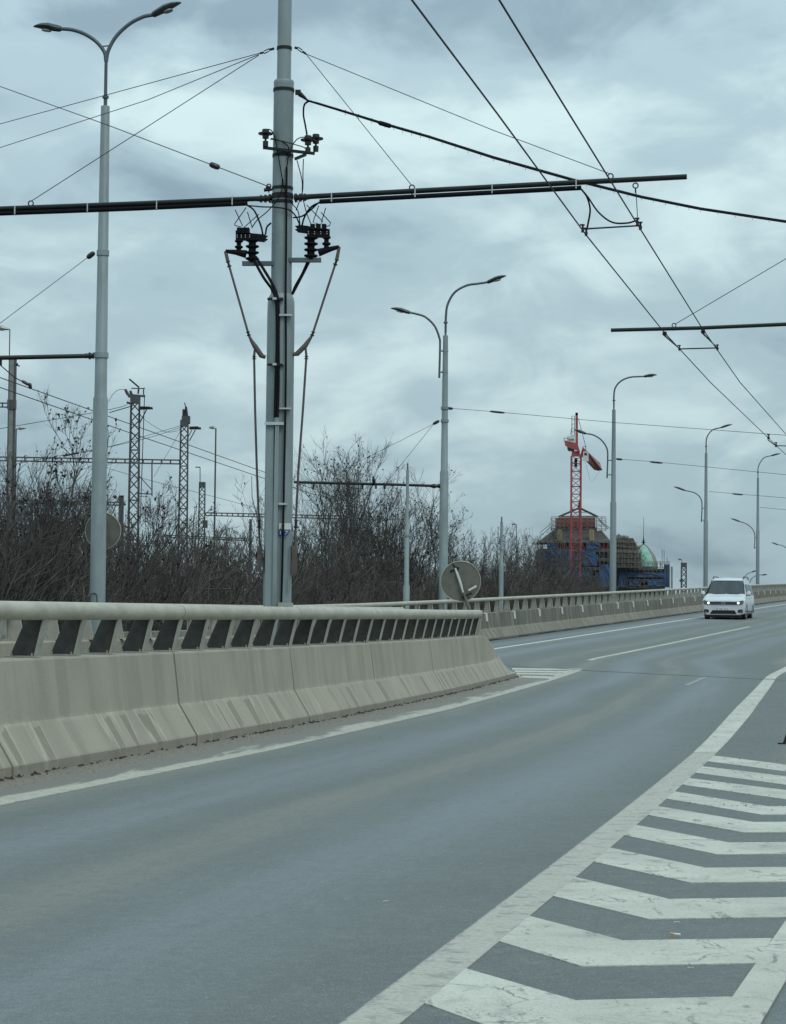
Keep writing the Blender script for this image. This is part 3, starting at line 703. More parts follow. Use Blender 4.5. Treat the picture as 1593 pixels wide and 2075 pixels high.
for y in (513, 720): ring_band(b, Vector((base.x, DL, 0)), zat(y, DL, 205), .135 if y > 600 else .118, .1)
b.build('band_clamp', M['pole'], lampL, True)
MB().tube([Vector((base.x+dx(x), DL-.15, zat(y, DL, x))) for x, y in ((197+2, 1228), (198, 1212), (201, 1204), (207, 1202), (212, 1206), (213, 1225))], .008, 5).build('inspection_door', M['dark'], lampL)
arm = MB().tube([P(189, 721, DL), P(0, 725, DL-.6), P(-130, 728, DL-1)], .042, 10).build('bracket_arm', M['tube'], lampL, True)
MB().tube([P(190, 721, DL), P(186, 721, DL), P(182, 721, DL), P(178, 721, DL), P(172, 721, DL)], [.07, .045, .075, .045, .05], 10).build('insulator', M['ceram'], arm)
b = MB(); b.box(P(1, 732, DL-.6), (.05, .05, .16)).build('wire_hanger', M['dark'], arm)

# the lamps with one arm from the top and one lower on the left
def twin_lamp(D, x_base, y_base, x_top, y_top, label, top_arm, low_arm, low_y, ys_step, r=.145, arm_m='arm', head_l=.8, tilt_r=.2, tilt_l=-.0, group='twin-arm street lamps'):
    K = D/F_PX; bx = P(x_base, y_base, D).x; b0 = Vector((bx, D, zg(D)-.6))
    Z = lambda y: P(x_top, y, D).z
    X = lambda x: bx+(x-x_top)*K
    t = thing('street_lamp', b0, label, 'street lamp', group)
    zt = Z(y_top); zs = Z(ys_step)
    MB().lathe((bx, D, 0), [(b0.z, r), (zs-.02, r*.97), (zs+.03, r*.80), (zt-.01, r*.56), (zt, r*.56), (zt+.01, r*.25)], 20).build('pole', M['pole' if D < 90 else 'pole_far'], t, True)
    z5 = zt+.45
    MB().lathe((bx, D, 0), [(zt, .035), (z5-.06, .035), (z5-.05, .07), (z5+.0, .07), (z5+.01, .035), (z5+.1, .035)], 10).build('pole_top', M['arm'], t, True)
    pa = [Vector((X(x_top), D, zt+.1))]+[Vector((X(x), D, Z(y))) for x, y in top_arm]
    a = MB().tube(spline(pa, 6), .038, 8).build('lamp_arm', M['arm'], t, True)
    e_ = pa[-1]; lamp_head(a, e_, (1, -.25, 0), L=head_l, tilt=tilt_r, w=.15, lens=D < 110)
    if low_arm:
        pa = [Vector((X(x), D, Z(y))) for x, y in low_arm]
        a = MB().tube(spline(pa, 6), .035, 8).build('lamp_arm', M['arm'], t, True); e_ = pa[-1]
        lamp_head(a, e_, (-1, .25, 0), L=head_l, tilt=-tilt_l, w=.15, lens=D < 110)
        bb = MB()
        for y in low_y: bb.bar(Vector((X(low_arm[0][0]), D, Z(y))), Vector((bx, D, Z(y))), .03); ring_band(bb, Vector((bx, D, 0)), Z(y), r*.66, .06, 16)
        bb.build('arm_clamp', M['pole' if D < 90 else 'pole_far'], t)
    return t, bx
DM = 74
lampM, mx = twin_lamp(DM, 898, 1205, 903, 680, 'twin-arm lamp post right of the thicket, its foot behind the tilted round sign', [(903.5, 640), (907, 616), (921, 592), (945, 578), (968, 574), (987, 571)], [(891, 766), (892, 700), (890, 683), (880, 660), (862, 643), (845, 637), (830, 634)], (711, 754), 955, head_l=.66, tilt_r=.3, tilt_l=-.22)
D3 = 105
lamp3, x3 = twin_lamp(D3, 1242, 1185, 1247, 830, 'twin-arm lamp post standing between the red crane and the green dome', [(1247, 800), (1250, 785), (1261, 772), (1280, 764), (1308, 762)], [(1234, 969), (1235, 925), (1233, 908), (1222, 892), (1206, 882), (1190, 879)], (933, 962), 1018, head_l=.6, tilt_r=.08, tilt_l=-.3)
D4 = 145
lamp4, x4 = twin_lamp(D4, 1430, 1175, 1433, 918, 'twin-arm lamp post rising directly behind the white van', [(1433, 895), (1436, 883), (1446, 871), (1463, 866)], [(1424, 1058), (1425, 1022), (1421, 1008), (1410, 999), (1390, 994)], (1030, 1054), 1055, head_l=.75, tilt_r=.25, tilt_l=-.3)
D5 = 180
lamp5, x5 = twin_lamp(D5, 1535.5, 1175, 1537, 968, 'twin-arm lamp post near the right edge, beyond the white van', [(1537, 950), (1541, 938), (1550, 927), (1564, 923)], [(1530, 1112), (1531, 1086), (1526, 1072), (1514, 1062), (1500, 1057)], (1090, 1110), 1075, head_l=.75, tilt_r=.2, tilt_l=-.3)
D6 = 215
lamp6, x6 = twin_lamp(D6, 1606, 1180, 1608, 1010, 'lamp post standing outside the right edge with only its lower left lamp in view', [(1608, 996), (1613, 986), (1628, 978)], [(1602, 1150), (1603, 1126), (1598, 1114), (1588, 1106), (1578, 1104)], (1130, 1146), 1095, head_l=.62, tilt_r=.25, tilt_l=-.3)
for i, (D, xb, pts, hd, lab) in enumerate(((205, 1510, [(1510, 1190), (1511, 1176), (1518, 1166), (1532, 1160), (1543, 1158)], 1, 'small far street lamp with its arm curving left of the last pole'), (200, 1519, [(1519, 1192), (1519, 1182), (1524, 1172), (1534, 1166), (1545, 1165)], 1, 'small far street lamp with its oval head just right of the last tall pole'))):
    if i == 0: pts = [(1506, 1185), (1507, 1175), (1513, 1164), (1524, 1159)]
    t = thing('street_lamp', (P(xb, 1200, D).x, D, zg(D)-1), lab, 'street lamp', 'small far street lamps')
    a = MB().tube([Vector((P(pts[0][0], 1190, D).x, D, zg(D)-1))]+spline([P(x, y, D) for x, y in pts], 5), .035, 6).build('lamp_arm', M['arm'], t, True)
    lamp_head(a, P(*pts[-1], D), (1, 0, 0), L=.45, tilt=.02 if i else .25, w=.12, lens=False)

# slender stub poles beyond the far rail
def stub(D, x, y0, ytip, segs, label):
    bx = P(x, y0, D).x; Z = lambda y: P(x, y, D).z; t = thing('stub_pole', (bx, D, zg(D)-.6), label, 'pole', 'slender poles with thin tips')
    MB().lathe((bx, D, 0), [(zg(D)-.6, segs[0][1])]+sum([[(Z(y)-.02, segs[i][1]), (Z(y)+.02, segs[i+1][1])] for i, (y, r) in enumerate(segs[:-1])], [])+[(Z(ytip), segs[-1][1])], 14).build('pole', M['pole'], t, True)
    MB().lathe((bx, D, Z(ytip)), [(0, segs[-1][1]*.5), (.18, segs[-1][1]*.5)], 8).build('tip', M['arm'], t)
    b = MB(); ring_band(b, Vector((bx, D, 0)), Z(segs[1][0])-.25, segs[1][1]+.02, .06, 12); b.build('band_clamp', M['pole'], t)
stub(62, 823.5, 1215, 952, [(1186, .088), (1066, .065), (0, .042)], 'slender three-step pole with thin tip before the thicket, left of the tilted sign')
stub(84, 1015.5, 1208, 1057, [(1140, .085), (1100, .062), (0, .05)], 'shorter slender pole with thin tip right of the tilted round sign')

# ------------------------------------------------------------------ the big traction pole with its equipment
DP = 25.0; KP = DP/F_PX
def Q(x, y, d=0.0): return P(x, y, DP+d)
pb = Q(561, 1238); pole_x = Q(566, 900).x
cx = lambda y: Q(0, 0).x
tp = thing('traction_pole', (pole_x, DP, 0), 'thick stepped grey pole carrying switches, cables and cross arms, between the two near barriers', 'pole')
Zp = lambda y: Q(570, y).z
MB().lathe((pole_x, DP, 0), [(0, .155), (Zp(640), .150), (Zp(612), .147), (Zp(603), .138), (Zp(598), .122), (Zp(596), .116)], 32).build('lower_tube', M['pole'], tp, True)
MB().lathe((pole_x, DP, 0), [(Zp(597), .114), (Zp(172), .110), (Zp(167), .113), (Zp(163), .104)], 32).build('middle_tube', M['pole'], tp, True)
MB().lathe((pole_x, DP, 0), [(Zp(166), .078), (Zp(-150), .074)], 28).build('upper_tube', M['pole'], tp, True)
b = MB()
for y, r in ((98, .084), (183, .117), (316, .117), (382, .117), (398, .119), (410, .119)): ring_band(b, Vector((pole_x, DP, 0)), Zp(y), r, .035 if y != 398 else .06, 24)
b.build('band_clamp', M['dark'], tp, True)
b = MB()
for y, r in ((714, .148), (732, .147), (1010, .152), (1160, .154)): ring_band(b, Vector((pole_x, DP, 0)), Zp(y), r, .012, 24)
b.build('pipe_band', M['pole_far'], tp, True)
# conduits down the front of the lower tube
px = lambda x, y: Q(x, y).x
def trunk(nm, xa, xb, y0, y1, d0, d1, sh, mt='pole'):
    b = MB(); T0 = [Q(xa, y0, d0), Q(xb, y0, d0), Q(xb, y0, d1), Q(xa, y0, d1)]; T1 = [Q(xa+sh, y1, d0), Q(xb+sh, y1, d0), Q(xb+sh, y1, d1), Q(xa+sh, y1, d1)]
    b.hexa([Vector(p) for p in T0], [Vector(p) for p in T1]); return b.build(nm, M[mt], tp)
trunk('cable_trunk', 539.5, 555, 858, 1236, -.20, .02, -2.5)
trunk('cable_trunk', 557.5, 566, 846, 1236, -.23, -.05, -6)
o = trunk('trunk_strap', 536, 575, 855, 861, -.245, -.1, 0, 'light')
trunk('trunk_strap', 562, 590, 826, 829, -.19, -.1, 0, 'light'); trunk('trunk_strap', 564, 582, 1019, 1023, -.20, -.1, 0, 'light')
trunk('trunk_strap', 566, 592, 636, 640, -.19, -.1, 0, 'light')
for y in (605, 738):
    b = MB(); b.box(Q(558, y+1, -.165), (.17, .06, .022)); o = b.build('cable_clamp', M['dark'], tp); MB().box(Q(556.5, y, -.203), (.042, .02, .026)).build('clamp_cap', M['light'], o)
    MB().box(Q(572, y-1, -.18), (.04, .03, .025)).build('clamp_cap', M['pole'], o)
def cable(pts, r, nm='cable', mt='black', par=None, n=6, sm=6):
    return MB().tube(spline([Q(*p) for p in pts], sm), r, n).build(nm, M[mt], par or tp, True)
cable([(581, 338, -.135), (580.5, 400, -.135), (580, 500, -.14), (579, 590, -.14), (579.5, 700, -.175), (578.5, 830, -.175), (576, 950, -.18), (575, 1010, -.18), (573.5, 1090, -.18), (572, 1160, -.18), (570, 1226, -.18)], .0125)
cable([(511, 505, -.06), (517, 530, -.1), (534, 562, -.12), (552, 588, -.15), (560, 615, -.18), (561, 700, -.18), (559, 760, -.18), (557, 846, -.2)], .0165)
cable([(518, 520, -.06), (534, 545, -.1), (550, 572, -.12), (561, 598, -.15), (564, 625, -.175), (564, 700, -.175), (564, 780, -.175), (562, 846, -.2)], .0165)
cable([(627, 530, 0), (617, 550, 0), (604, 575, 0), (593, 596, .0)], .014); cable([(623, 530, .02), (612, 555, .02), (598, 580, .02), (591, 598, .03)], .012)
for pts, r in (
    ([(538, 262, 0), (548, 263, -.08), (556, 275, -.12), (563, 310, -.13), (569, 345, -.14), (572, 362, -.14)], .006),
    ([(548, 282, -.02), (565, 284, -.12), (582, 294, -.14), (585, 305, -.14), (583, 325, -.14), (581, 340, -.14)], .006),
    ([(550, 280, 0), (580, 288, -.13), (612, 297, -.05), (618, 300, 0)], .006),
    ([(624, 280, 0), (612, 278, -.05), (600, 284, -.1), (590, 300, -.13), (586, 318, -.14)], .006),
    ([(572, 362, -.14), (571, 385, -.14), (560, 408, -.15), (540, 430, -.1), (522, 445, -.04), (510, 462, 0)], .006),
    ([(573, 362, -.14), (577, 385, -.145), (590, 410, -.13), (604, 428, -.04), (608, 455, 0)], .006),
    ([(615, 322, 0), (614, 350, 0), (613.5, 385, 0), (606, 410, -.02), (600, 426, -.04)], .006),
    ([(602, 325, -.02), (612, 365, -.02), (613, 395, -.02), (621, 430, 0), (632, 458, 0)], .006),
    ([(500, 416, 0), (530, 419, -.08), (560, 420, -.14), (585, 425, -.14), (598, 436, -.05), (606, 452, 0), (610, 466, 0)], .008),
    ([(498, 414, .05), (514, 425, .02), (524, 445, 0), (530, 462, 0), (533, 478, 0)], .010),
    ([(549, 452, .1), (541, 460, .05), (538, 475, 0)], .010),
    ([(648, 410, 0), (630, 420, 0), (617, 440, 0), (611, 462, 0)], .011), ([(594, 441, .05), (612, 438, .03), (630, 425, .02), (645, 411, .0)], .009),
    ([(617, 282, 0), (622, 276, 0), (619, 255, 0), (615, 232, 0), (617, 212, 0), (627, 204, 0)], .011)):
    cable(pts, r)
# pin insulators on their slanting cross bar
b = MB(); b.beam(Q(533, 299, -.13), Q(638, 311, -.13), .03, .03).build('insulator_bar', M['dark'], tp)
MB().beam(Q(598, 322, -.02), Q(620, 313, -.13), .02, .03).build('bar_brace', M['arm'], tp)
def pin_ins(x, y, h, d=-.13):
    k = 1/4.0
    o = MB().lathe(Q(x, y+32, d), [(0, .03), (.06, .03), (.062, .012), (.085, .012), (.09, .035), (.13, .035), (.135, .08), (.15, .082), (.157, .04), (.19, .038), (.195, .02)], 16).build('pin_insulator', M['ceram'], tp, True); return o
pin_ins(538, 265, 0); pin_ins(624, 278, 0); pin_ins(640, 275, 0, -.02)
# disconnect switches
def switch(s, cols, base, head, tail, lever, rod, crank, rod2, drive, horns):
    sw = MB().beam(Q(base[0], base[2], -.05), Q(base[1], base[2], -.05), .07, .045).build('disconnect_switch', M['arm'], tp)
    for (x, y0, y1, w) in cols:
        h = (y1-y0)*KP; pr = [(0, w*.6)]
        n = max(2, int(h/.055))
        for i in range(n):
            z = h*(i+.3)/n; pr += [(z, w*.55), (z+h/n*.25, w), (z+h/n*.45, w), (z+h/n*.6, w*.55)]
        pr.append((h, w*.5)); MB().lathe(Q(x, y1, -.05), pr, 14).build('insulator', M['black'], sw, True)
    (x0, x1, y0, y1) = head; b = MB()
    b.hexa([Q(x0, y1, -.1), Q(x1, y1, -.1), Q(x1, y0+5, -.1), Q(x0, y0, -.1)], [Q(x0, y1, .01), Q(x1, y1, .01), Q(x1, y0+5, .01), Q(x0, y0, .01)])
    for i in range(3): b.box(Q(x0+(x1-x0)*(.25+.25*i), y0+2, -.05), (.05, .14, .06))
    b.build('contact_head', M['black'], sw)
    b = MB()
    for i in range(4): x = x0+3+(x1-x0)*i*.27; b.box(Q(x, (y0+y1)/2-1, -.105), (.009, .006, .009)); b.box(Q(x, (y0+y1)/2+3, -.105), (.009, .006, .009))
    b.build('bolt_heads', M['light'], sw)
    (xa, ya), (xb, yb) = tail; b = MB(); b.beam(Q(xa, ya, -.05), Q(xb, yb, -.05), .08, .075)
    dx_ = 6 if xb > xa else -6
    b.tube([Q(xb, yb-3, -.05), Q(xb+dx_, yb-5, -.05)], [.02, .003]).tube([Q(xb, yb+3, -.05), Q(xb+dx_, yb+2, -.05)], [.02, .003]); b.build('contact_jaw', M['black'], sw)
    MB().tube([Q(*p, -.05) for p in lever], [.045, .03, .02], 8).build('lever', M['black'], sw, True)
    for hn in horns: MB().tube([Q(x, y, -.05) for x, y in hn], .0055, 5).build('arcing_horn', M['dark'], sw)
    def ins(p, q_): MB().tube([Q(*p, -.05), Q(*p, -.05).lerp(Q(*q_, -.05), .1), Q(*p, -.05).lerp(Q(*q_, -.05), .12), Q(*p, -.05).lerp(Q(*q_, -.05), .8), Q(*p, -.05).lerp(Q(*q_, -.05), .82), Q(*q_, -.05)], [.026, .026, .014, .014, .026, .026], 10).build('rod_insulator', M['ceram'], tp, True)
    def lp(a, b_, t): return (a[0]+(b_[0]-a[0])*t, a[1]+(b_[1]-a[1])*t)
    MB().tube([Q(*lever[-1], -.05), Q(*rod[0], -.05)], [.018, .02], 8).build('rod_joint', M['clamp'], tp)
    MB().bar(Q(*rod[0], -.05), Q(*rod[1], -.05), .0125, 8).build('operating_rod', M['rod'], tp, True)
    ins(rod[0], lp(rod[0], rod[1], .07)); ins(lp(rod[0], rod[1], .95), rod[1])
    MB().tube([Q(*rod[1], -.05)]+[Q(*p, -.05) for p in crank], [.012, .02, .028, .028, .02][:len(crank)+1], 8).build('bell_crank', M['clamp'], tp)
    MB().tube([Q(*crank[1], -.05), Q(*rod2[0], -.05)], [.012, .016], 6).build('rod_joint', M['clamp'], tp)
    MB().tube([Q(*p, -.05) for p in rod2], .0125, 8).build('operating_rod', M['rod'], tp, True)
    ins(rod2[0], lp(rod2[0], rod2[1], .05)); ins(lp(rod2[0], rod2[-1], .86), lp(rod2[0], rod2[-1], .9))
    (xa, xb, ya, yb) = drive; b = MB(); b.hexa([Q(xa, ya, -.1), Q(xb, ya, -.1), Q(xb, ya, .02), Q(xa, ya, .02)], [Q(xa-1, yb, -.1), Q(xb-1, yb, -.1), Q(xb-1, yb, .02), Q(xa-1, yb, .02)])
    o = b.build('drive_box', M['clamp'], tp); MB().box(Q(xa-1 if s < 0 else xb+1, (ya*2+yb)/3, -.04), (.02, .05, .05)).build('drive_latch', M['dark'], o)
    MB().beam(Q((xa+xb)/2, (ya+yb)/2, .0), Vector((pole_x, DP, Zp((ya+yb)/2))), .03, .04).build('drive_bracket', M['pole_far'], tp)
c_ = lambda x, y: (400+x/3.842, 220+y/3.842)
switch(-1, [(484, 484, 508, .046), (511, 482, 532, .074)], (491, 558, 534), (477.5, 509, 466.5, 488), ((505, 480), (537, 483)), [(499, 515), (478, 511), (457, 509)], ((462, 530), (504.5, 680)), [(510, 691), (517, 702), (530, 721), (538, 724)], [(515, 722), (517, 830), (520.5, 950), (526.5, 1108)], (521.5, 530.5, 1107, 1159),
       [[c_(294, 788), c_(352, 912), c_(330, 921), c_(290, 907), c_(292, 895), c_(380, 770)], [c_(390, 805), c_(425, 920)], [c_(478, 822), c_(355, 932), c_(400, 948)], [c_(308, 950), c_(325, 925)]])
switch(1, [(630, 477, 526, .076), (661.5, 476, 502, .048)], (582, 651, 527), (622, 668.5, 459, 482), ((626, 466), (604, 463)), [(645, 512), (668, 505), (687.5, 500)], ((682.5, 526), (632.5, 680)), [(627, 688), (619, 700), (602, 717), (594, 718)], [(621, 722), (614, 830), (605, 950), (597, 1108)], (591, 603, 1106, 1164),
       [[c_(945, 755), c_(900, 885), c_(960, 903), c_(978, 880), c_(850, 750)], [c_(1000, 773), c_(965, 885)], [c_(963, 808), c_(1038, 890), c_(1030, 912), c_(990, 918)], [c_(868, 935), c_(885, 910), c_(930, 905)]])
# plates and cabinet at the foot
b = MB(); b.box(Q(577.5, 1066.5, -.168), (.132, .006, .068)); o = b.build('warning_plate', M['mark'], tp)
MB().tube([Q(568, 1072, -.174), Q(571.5, 1064, -.174), Q(575, 1072, -.174), Q(568, 1072, -.174)], .003, 4).build('warning_mark', M['ink'], o)
b = MB(); b.hexa([Q(565, 1074, -.172), Q(588, 1074, -.172), Q(583, 1085, -.172), Q(565, 1085, -.172)], [Q(565, 1074, -.162), Q(588, 1074, -.162), Q(583, 1085, -.162), Q(565, 1085, -.162)]); o = b.build('number_plate', M['blue'], tp)
MB().bar(Q(568, 1076, -.178), Q(568, 1083, -.178), .005).bar(Q(577, 1076.5, -.178), Q(584, 1076.5, -.178), .004).bar(Q(584, 1076.5, -.178), Q(578, 1083, -.178), .004).build('plate_lettering', M['mark'], o)
b = MB(); b.box(Q(578.5, 1237, -.2), (.16, .12, .17)); cab = b.build('foot_cabinet', M['box'], tp)
b = MB(); pts = [Q(580+math.cos(a_)*7, 1236-math.sin(a_)*7.5, -.262) for a_ in [math.pi*i/12 for i in range(13)]]
b.add([Q(580, 1236, -.264)]+[p-Vector((0, .002, 0)) for p in pts], [(0, i+1, i+2) for i in range(12)]); b.build('warning_label', M['yellow'], cab)
MB().tube(pts, .003, 4).bar(Q(580, 1230.5, -.268), Q(580, 1234, -.268), .003, 4).build('label_outline', M['ink'], cab)
MB().tube([Q(588, 1110, -.14), Q(587, 1195, -.14), Q(585.5, 1201, -.14), Q(583.5, 1199, -.14), Q(584, 1170, -.14)], .005, 5).build('hinge_rod', M['pole_far'], tp)

# cross arms: perpendicular to the road, right one over our lane, left one over the other carriageway
X0a = Q(575, 400).x
def armD(x, y=400):
    v = ray(x, y); uu = v.x/v.y; t = (DP*uu-pole_x)/(1+.2*uu); return DP-.2*t
def A(x, y, d=0): return P(x, y, armD(x, y)+d)
armR = MB().tube([A(596, 400), A(1000, 378.5), A(1392, 358)], .029, 12).build('cross_arm', M['tube'], tp, True)
armL = MB().tube([A(552, 401), A(270, 413), A(0, 423), A(-150, 428)], .029, 12).build('cross_arm', M['tube'], tp, True)
for ar, a_, c in ((armR, (598, 401), (628, 399)), (armL, (549, 402), (520, 403))):
    p0, p1 = A(*a_), A(*c); pr = [(0, .05), (.02, .05), (.022, .03), (.05, .03), (.052, .045), (.07, .045), (.072, .03), (.1, .03), (.102, .042), (.12, .042), (.122, .03), (.16, .028)]
    MB().lathe(p0, pr, 14, p1-p0).build('arm_insulator', M['ceram'], ar, True)
MB().tube([A(648, 408.5, -.01), A(1178, 380.5, -.01)], .026, 10).build('cable_duct', M['black'], armR, True)
MB().tube([A(501, 412, -.01), A(270, 422.5, -.01), A(0, 432.5, -.01), A(-150, 437, -.01)], .026, 10).build('cable_duct', M['black'], armL, True)
for ar, xs_ in ((armR, ((672, 401.5), (841, 392), (997, 384), (1167, 374.5))), (armL, ((471, 408), (318, 416), (178, 421.5), (31, 427)))):
    for x, y in xs_: b = MB(); c = A(x, y-.5); b.tube([c-Vector((.009, -.002, 0)), c+Vector((.009, -.002, 0))], [.048, .048], 10); b2 = MB(); c2 = A(x, y-.5, -.0); b2.box(c2-Vector((0, .012, 0)), (.012, .06, .098)).build('arm_strap', M['strap'], ar)
def eye(x, y, D, par, R=.028, nm='eye_bolt', mt='dark'):
    c = P(x, y, D); return MB().tube([c+Vector((math.cos(a_)*R, 0, math.sin(a_)*R)) for a_ in [i*math.pi/6 for i in range(13)]], .0075, 6).bar(c-Vector((0, 0, R)), c-Vector((0, 0, R+.05)), .008).build(nm, M[mt], par)
for x, y, ar in ((835, 380, armR), (1237.5, 357, armR), (62.5, 412, armL)): eye(x, y, armD(x, y), ar)
eye(1288, 376, armD(1288), armR)
hD = armD(1290)
MB().bar(P(1288.5, 381, hD), P(1292.5, 446, hD), .0045).build('hanger_rod', M['dark'], armR)
MB().tube(spline([A(1178, 383), A(1190, 400), P(1196, 425, armD(1190)), P(1192, 452, armD(1190)), P(1188, 470, armD(1187))], 6), .011, 6).build('feeder_cable', M['black'], armR, True)
MB().tube(spline([A(1178, 383), A(1192, 400), P(1213, 430, armD(1210)), P(1240, 450, armD(1240)), P(1270, 452, armD(1270)), P(1293, 446, hD)], 6), .010, 6).build('feeder_cable', M['black'], armR, True)
# turnbuckles and stay fittings on the pole
for pts in ([(556, 98), (545, 101), (535, 106), (526, 108)], [(597, 96), (604, 98), (613, 104), (620, 109)]):
    a_, b_, c, d = [Q(*p) for p in pts]
    o = MB().tube([a_, b_], .014).tube([b_+Vector((0, 0, .014)), c+Vector((0, 0, .014))], .006).tube([b_-Vector((0, 0, .014)), c-Vector((0, 0, .014))], .006).tube([c, d], .012).build('turnbuckle', M['dark'], tp)
MB().box(Q(604, 187), (.06, .05, .05)).tube([Q(607, 190), Q(615, 196), Q(622, 202)], [.03, .02, .012]).build('cable_anchor', M['dark'], tp)
MB().tube([Q(548, 381), Q(539, 379)], .02).tube([Q(551, 384), Q(535, 385)], [.015, .02]).build('cable_anchor', M['dark'], tp)
eye(545, 377, DP, tp, .022, 'anchor_ring')

# ------------------------------------------------------------------ wires (each a thing)
def wire(pts, r, label, nm='stay_wire', cat='wire', group=None, sag=0, mt='wire', n=6, fit=()):
    q_ = [P(*p) for p in pts]
    if sag and len(q_) == 2:
        q_ = [q_[0].lerp(q_[1], i/12)-Vector((0, 0, sag*4*(i/12)*(1-i/12))) for i in range(13)]
    t = tag(MB().tube(q_, r, n).build(nm, M[mt]), label, cat, group)
    for (x, y, D, rr, LL, dx_, dy_) in fit:
        c = P(x, y, D); e2 = P(x+dx_, y+dy_, D); d = (e2-c).normalized()
        MB().tube([c-d*LL, c-d*LL*.8, c-d*LL*.4, c+d*LL*.4, c+d*LL*.8, c+d*LL], [rr*.3, rr*.8, rr, rr, rr*.8, rr*.3], 8).build('strain_insulator', M['ceram'], t, True)
    return t
ZT = 5.2
def tr(x, y, z=ZT):      # depth at which a wire of height z shows at this pixel
    v = ray(x, y); return (z-CAM_H)/v.z*v.y
def trolley(pts, label, grp):
    q_ = []
    for x, y in pts:
        D = tr(x, y)
        for _ in range(3): D = tr(x, y, ZT+zg(D))
        q_.append(P(x, y, D))
    d = (q_[0]-q_[1]).normalized(); q_.insert(0, q_[0]+d*16); d = (q_[-1]-q_[-2]).normalized(); q_.append(q_[-1]+d*60)
    return tag(MB().tube(q_, .0075, 8).build('trolley_wire', M['wire']), label, 'wire', grp)
tw1 = trolley([(835, 0), (1010, 233), (1187, 475), (1345, 672), (1440, 775), (1560, 890)], 'left one of the two trolley wires running diagonally over the lane', 'trolley wires over the lane')
tw2 = trolley([(1012, 0), (1155, 233), (1299, 466), (1423, 665), (1500, 775), (1593, 880)], 'right one of the two trolley wires running diagonally over the lane', 'trolley wires over the lane')
def clampw(x, y, D, par, s=1.0):
    c = P(x, y, D); return MB().box(c, (.025*s, .09*s, .03*s)).bar(c, c+Vector((0, 0, .06*s)), .012*s).bar(c+Vector((-.03*s, 0, .06*s)), c+Vector((.02*s, 0, .06*s)), .01*s).build('wire_clamp', M['dark'], par)
Dh = tr(1187, 473); sp_ = tag(MB().bar(P(1181, 464, Dh), P(1297, 457, Dh), .009, 8).build('wire_spreader', M['dark']), 'thin spreader bar between the trolley wires below the long cross arm', 'spreader bar', 'spreader bars')
for x, y in ((1181, 467), (1188, 474), (1292, 454), (1298, 462)): clampw(x, y, Dh, sp_, 1.0)
# second cantilever arm from a pole just outside the right edge
D2 = tr(1345, 672)
p2 = Vector((P(1860, 645, D2).x, D2-.6, 0))
t2 = thing('bracket_pole', p2, 'dark bracket arm reaching in from the right edge over the trolley wires', 'bracket arm')
MB().lathe((p2.x, p2.y, -1), [(0, .14), (9.5, .10)], 20).build('pole', M['pole'], t2, True)
ar2 = MB().tube([P(1238, 669, D2), P(1420, 664.5, D2-.1), P(1593, 657, D2-.25), Vector((p2.x, p2.y, P(1860, 645, D2-.4).z))], .027, 12).build('bracket_arm', M['tube'], t2, True)
eye(1366, 659, D2, ar2, .028)
def Dz(x, y): return tr(x, y)
Ds2 = Dz(1378, 707)
for (xa, ya), (xb, yb) in (((1346, 672), (1376, 706)), ((1424, 668), (1453, 704))):
    MB().tube([P(xa, ya, D2), P(xa-1, ya+6, D2), P(xb, yb, Ds2)], [.02, .014, .006], 6).build('swivel_hanger', M['dark'], ar2); MB().lathe(P(xa+1, ya+8, D2), [(0, .02), (.02, .035), (.05, .03), (.06, .015)], 10, (0, 0, 1)).build('hanger_insulator', M['ceram'], ar2)
sp2 = tag(MB().bar(P(1376, 707, Ds2), P(1454, 705, Ds2), .010, 8).build('wire_spreader', M['dark']), 'thin spreader bar between the trolley wires below the shorter right-hand arm', 'spreader bar', 'spreader bars')
for x, y in ((1377, 708), (1454, 707)): clampw(x, y, Ds2, sp2)
D7 = tr(1560, 890)
sp3 = tag(MB().tube([P(1555, 884, D7), P(1557, 892, D7), P(1572, 903, D7), P(1640, 905, D7)], .012, 6).build('wire_spreader', M['dark']), 'dark fitting on the trolley wires at the right edge above the last pole', 'spreader bar', 'spreader bars')
clampw(1558, 888, D7, sp3, 1.3); clampw(1573, 904, D7, sp3, 1.3)
wire([(1368, 657, D2), (1700, 461, D2-1.5)], .005, 'thin stay rising from the ring on the short right-hand arm to the right edge', group='stay wires')
# stays from the main pole
wire([(525, 108, DP), (0, 251, 30), (-150, 291, 31)], .0045, 'upper stay wire from the pole-top turnbuckle to the left edge', group='stay wires')
wire([(525, 110, DP), (300, 202, 27.5), (0, 299, 30), (-150, 344, 31)], .0045, 'lower stay wire from the pole-top turnbuckle to the left edge', group='stay wires')
wire([(524, 112, DP), (62.5, 408, armD(62, 410))], .0045, 'stay wire from the pole top slanting down to the ring on the left cross arm', group='stay wires')
wire([(620, 109, DP), (834, 375, armD(834))], .0045, 'steep stay wire from the pole top to the middle ring of the right cross arm', group='stay wires')
wire([(620, 109, DP), (1000, 264, armD(1000)), (1236, 352, armD(1236))], .0045, 'long stay wire from the pole top to the ring near the right arm end', group='stay wires')
wire([(-120, 132, 33), (0, 175, 31), (220, 254, 28.5), (435, 336, 26), (545, 378, DP)], .0055, 'span wire with an oval insulator descending from the left edge to the main pole', 'span_wire', group='span wires', fit=((435, 336, 26, .034, .065, 10, 4),))
cab = wire([(622, 203, DP), (700, 227, 25.3), (780, 252, 25.7), (870, 278, 26.1), (1000, 320, 26.6), (1160, 365, 27.3), (1300, 400, 27.9), (1420, 424, 28.4), (1593, 450, 29.2), (1750, 468, 30)], .0125, 'thick feeder cable with clips sagging from the main pole to the right edge', 'feeder_cable', 'cable', mt='black', n=8)
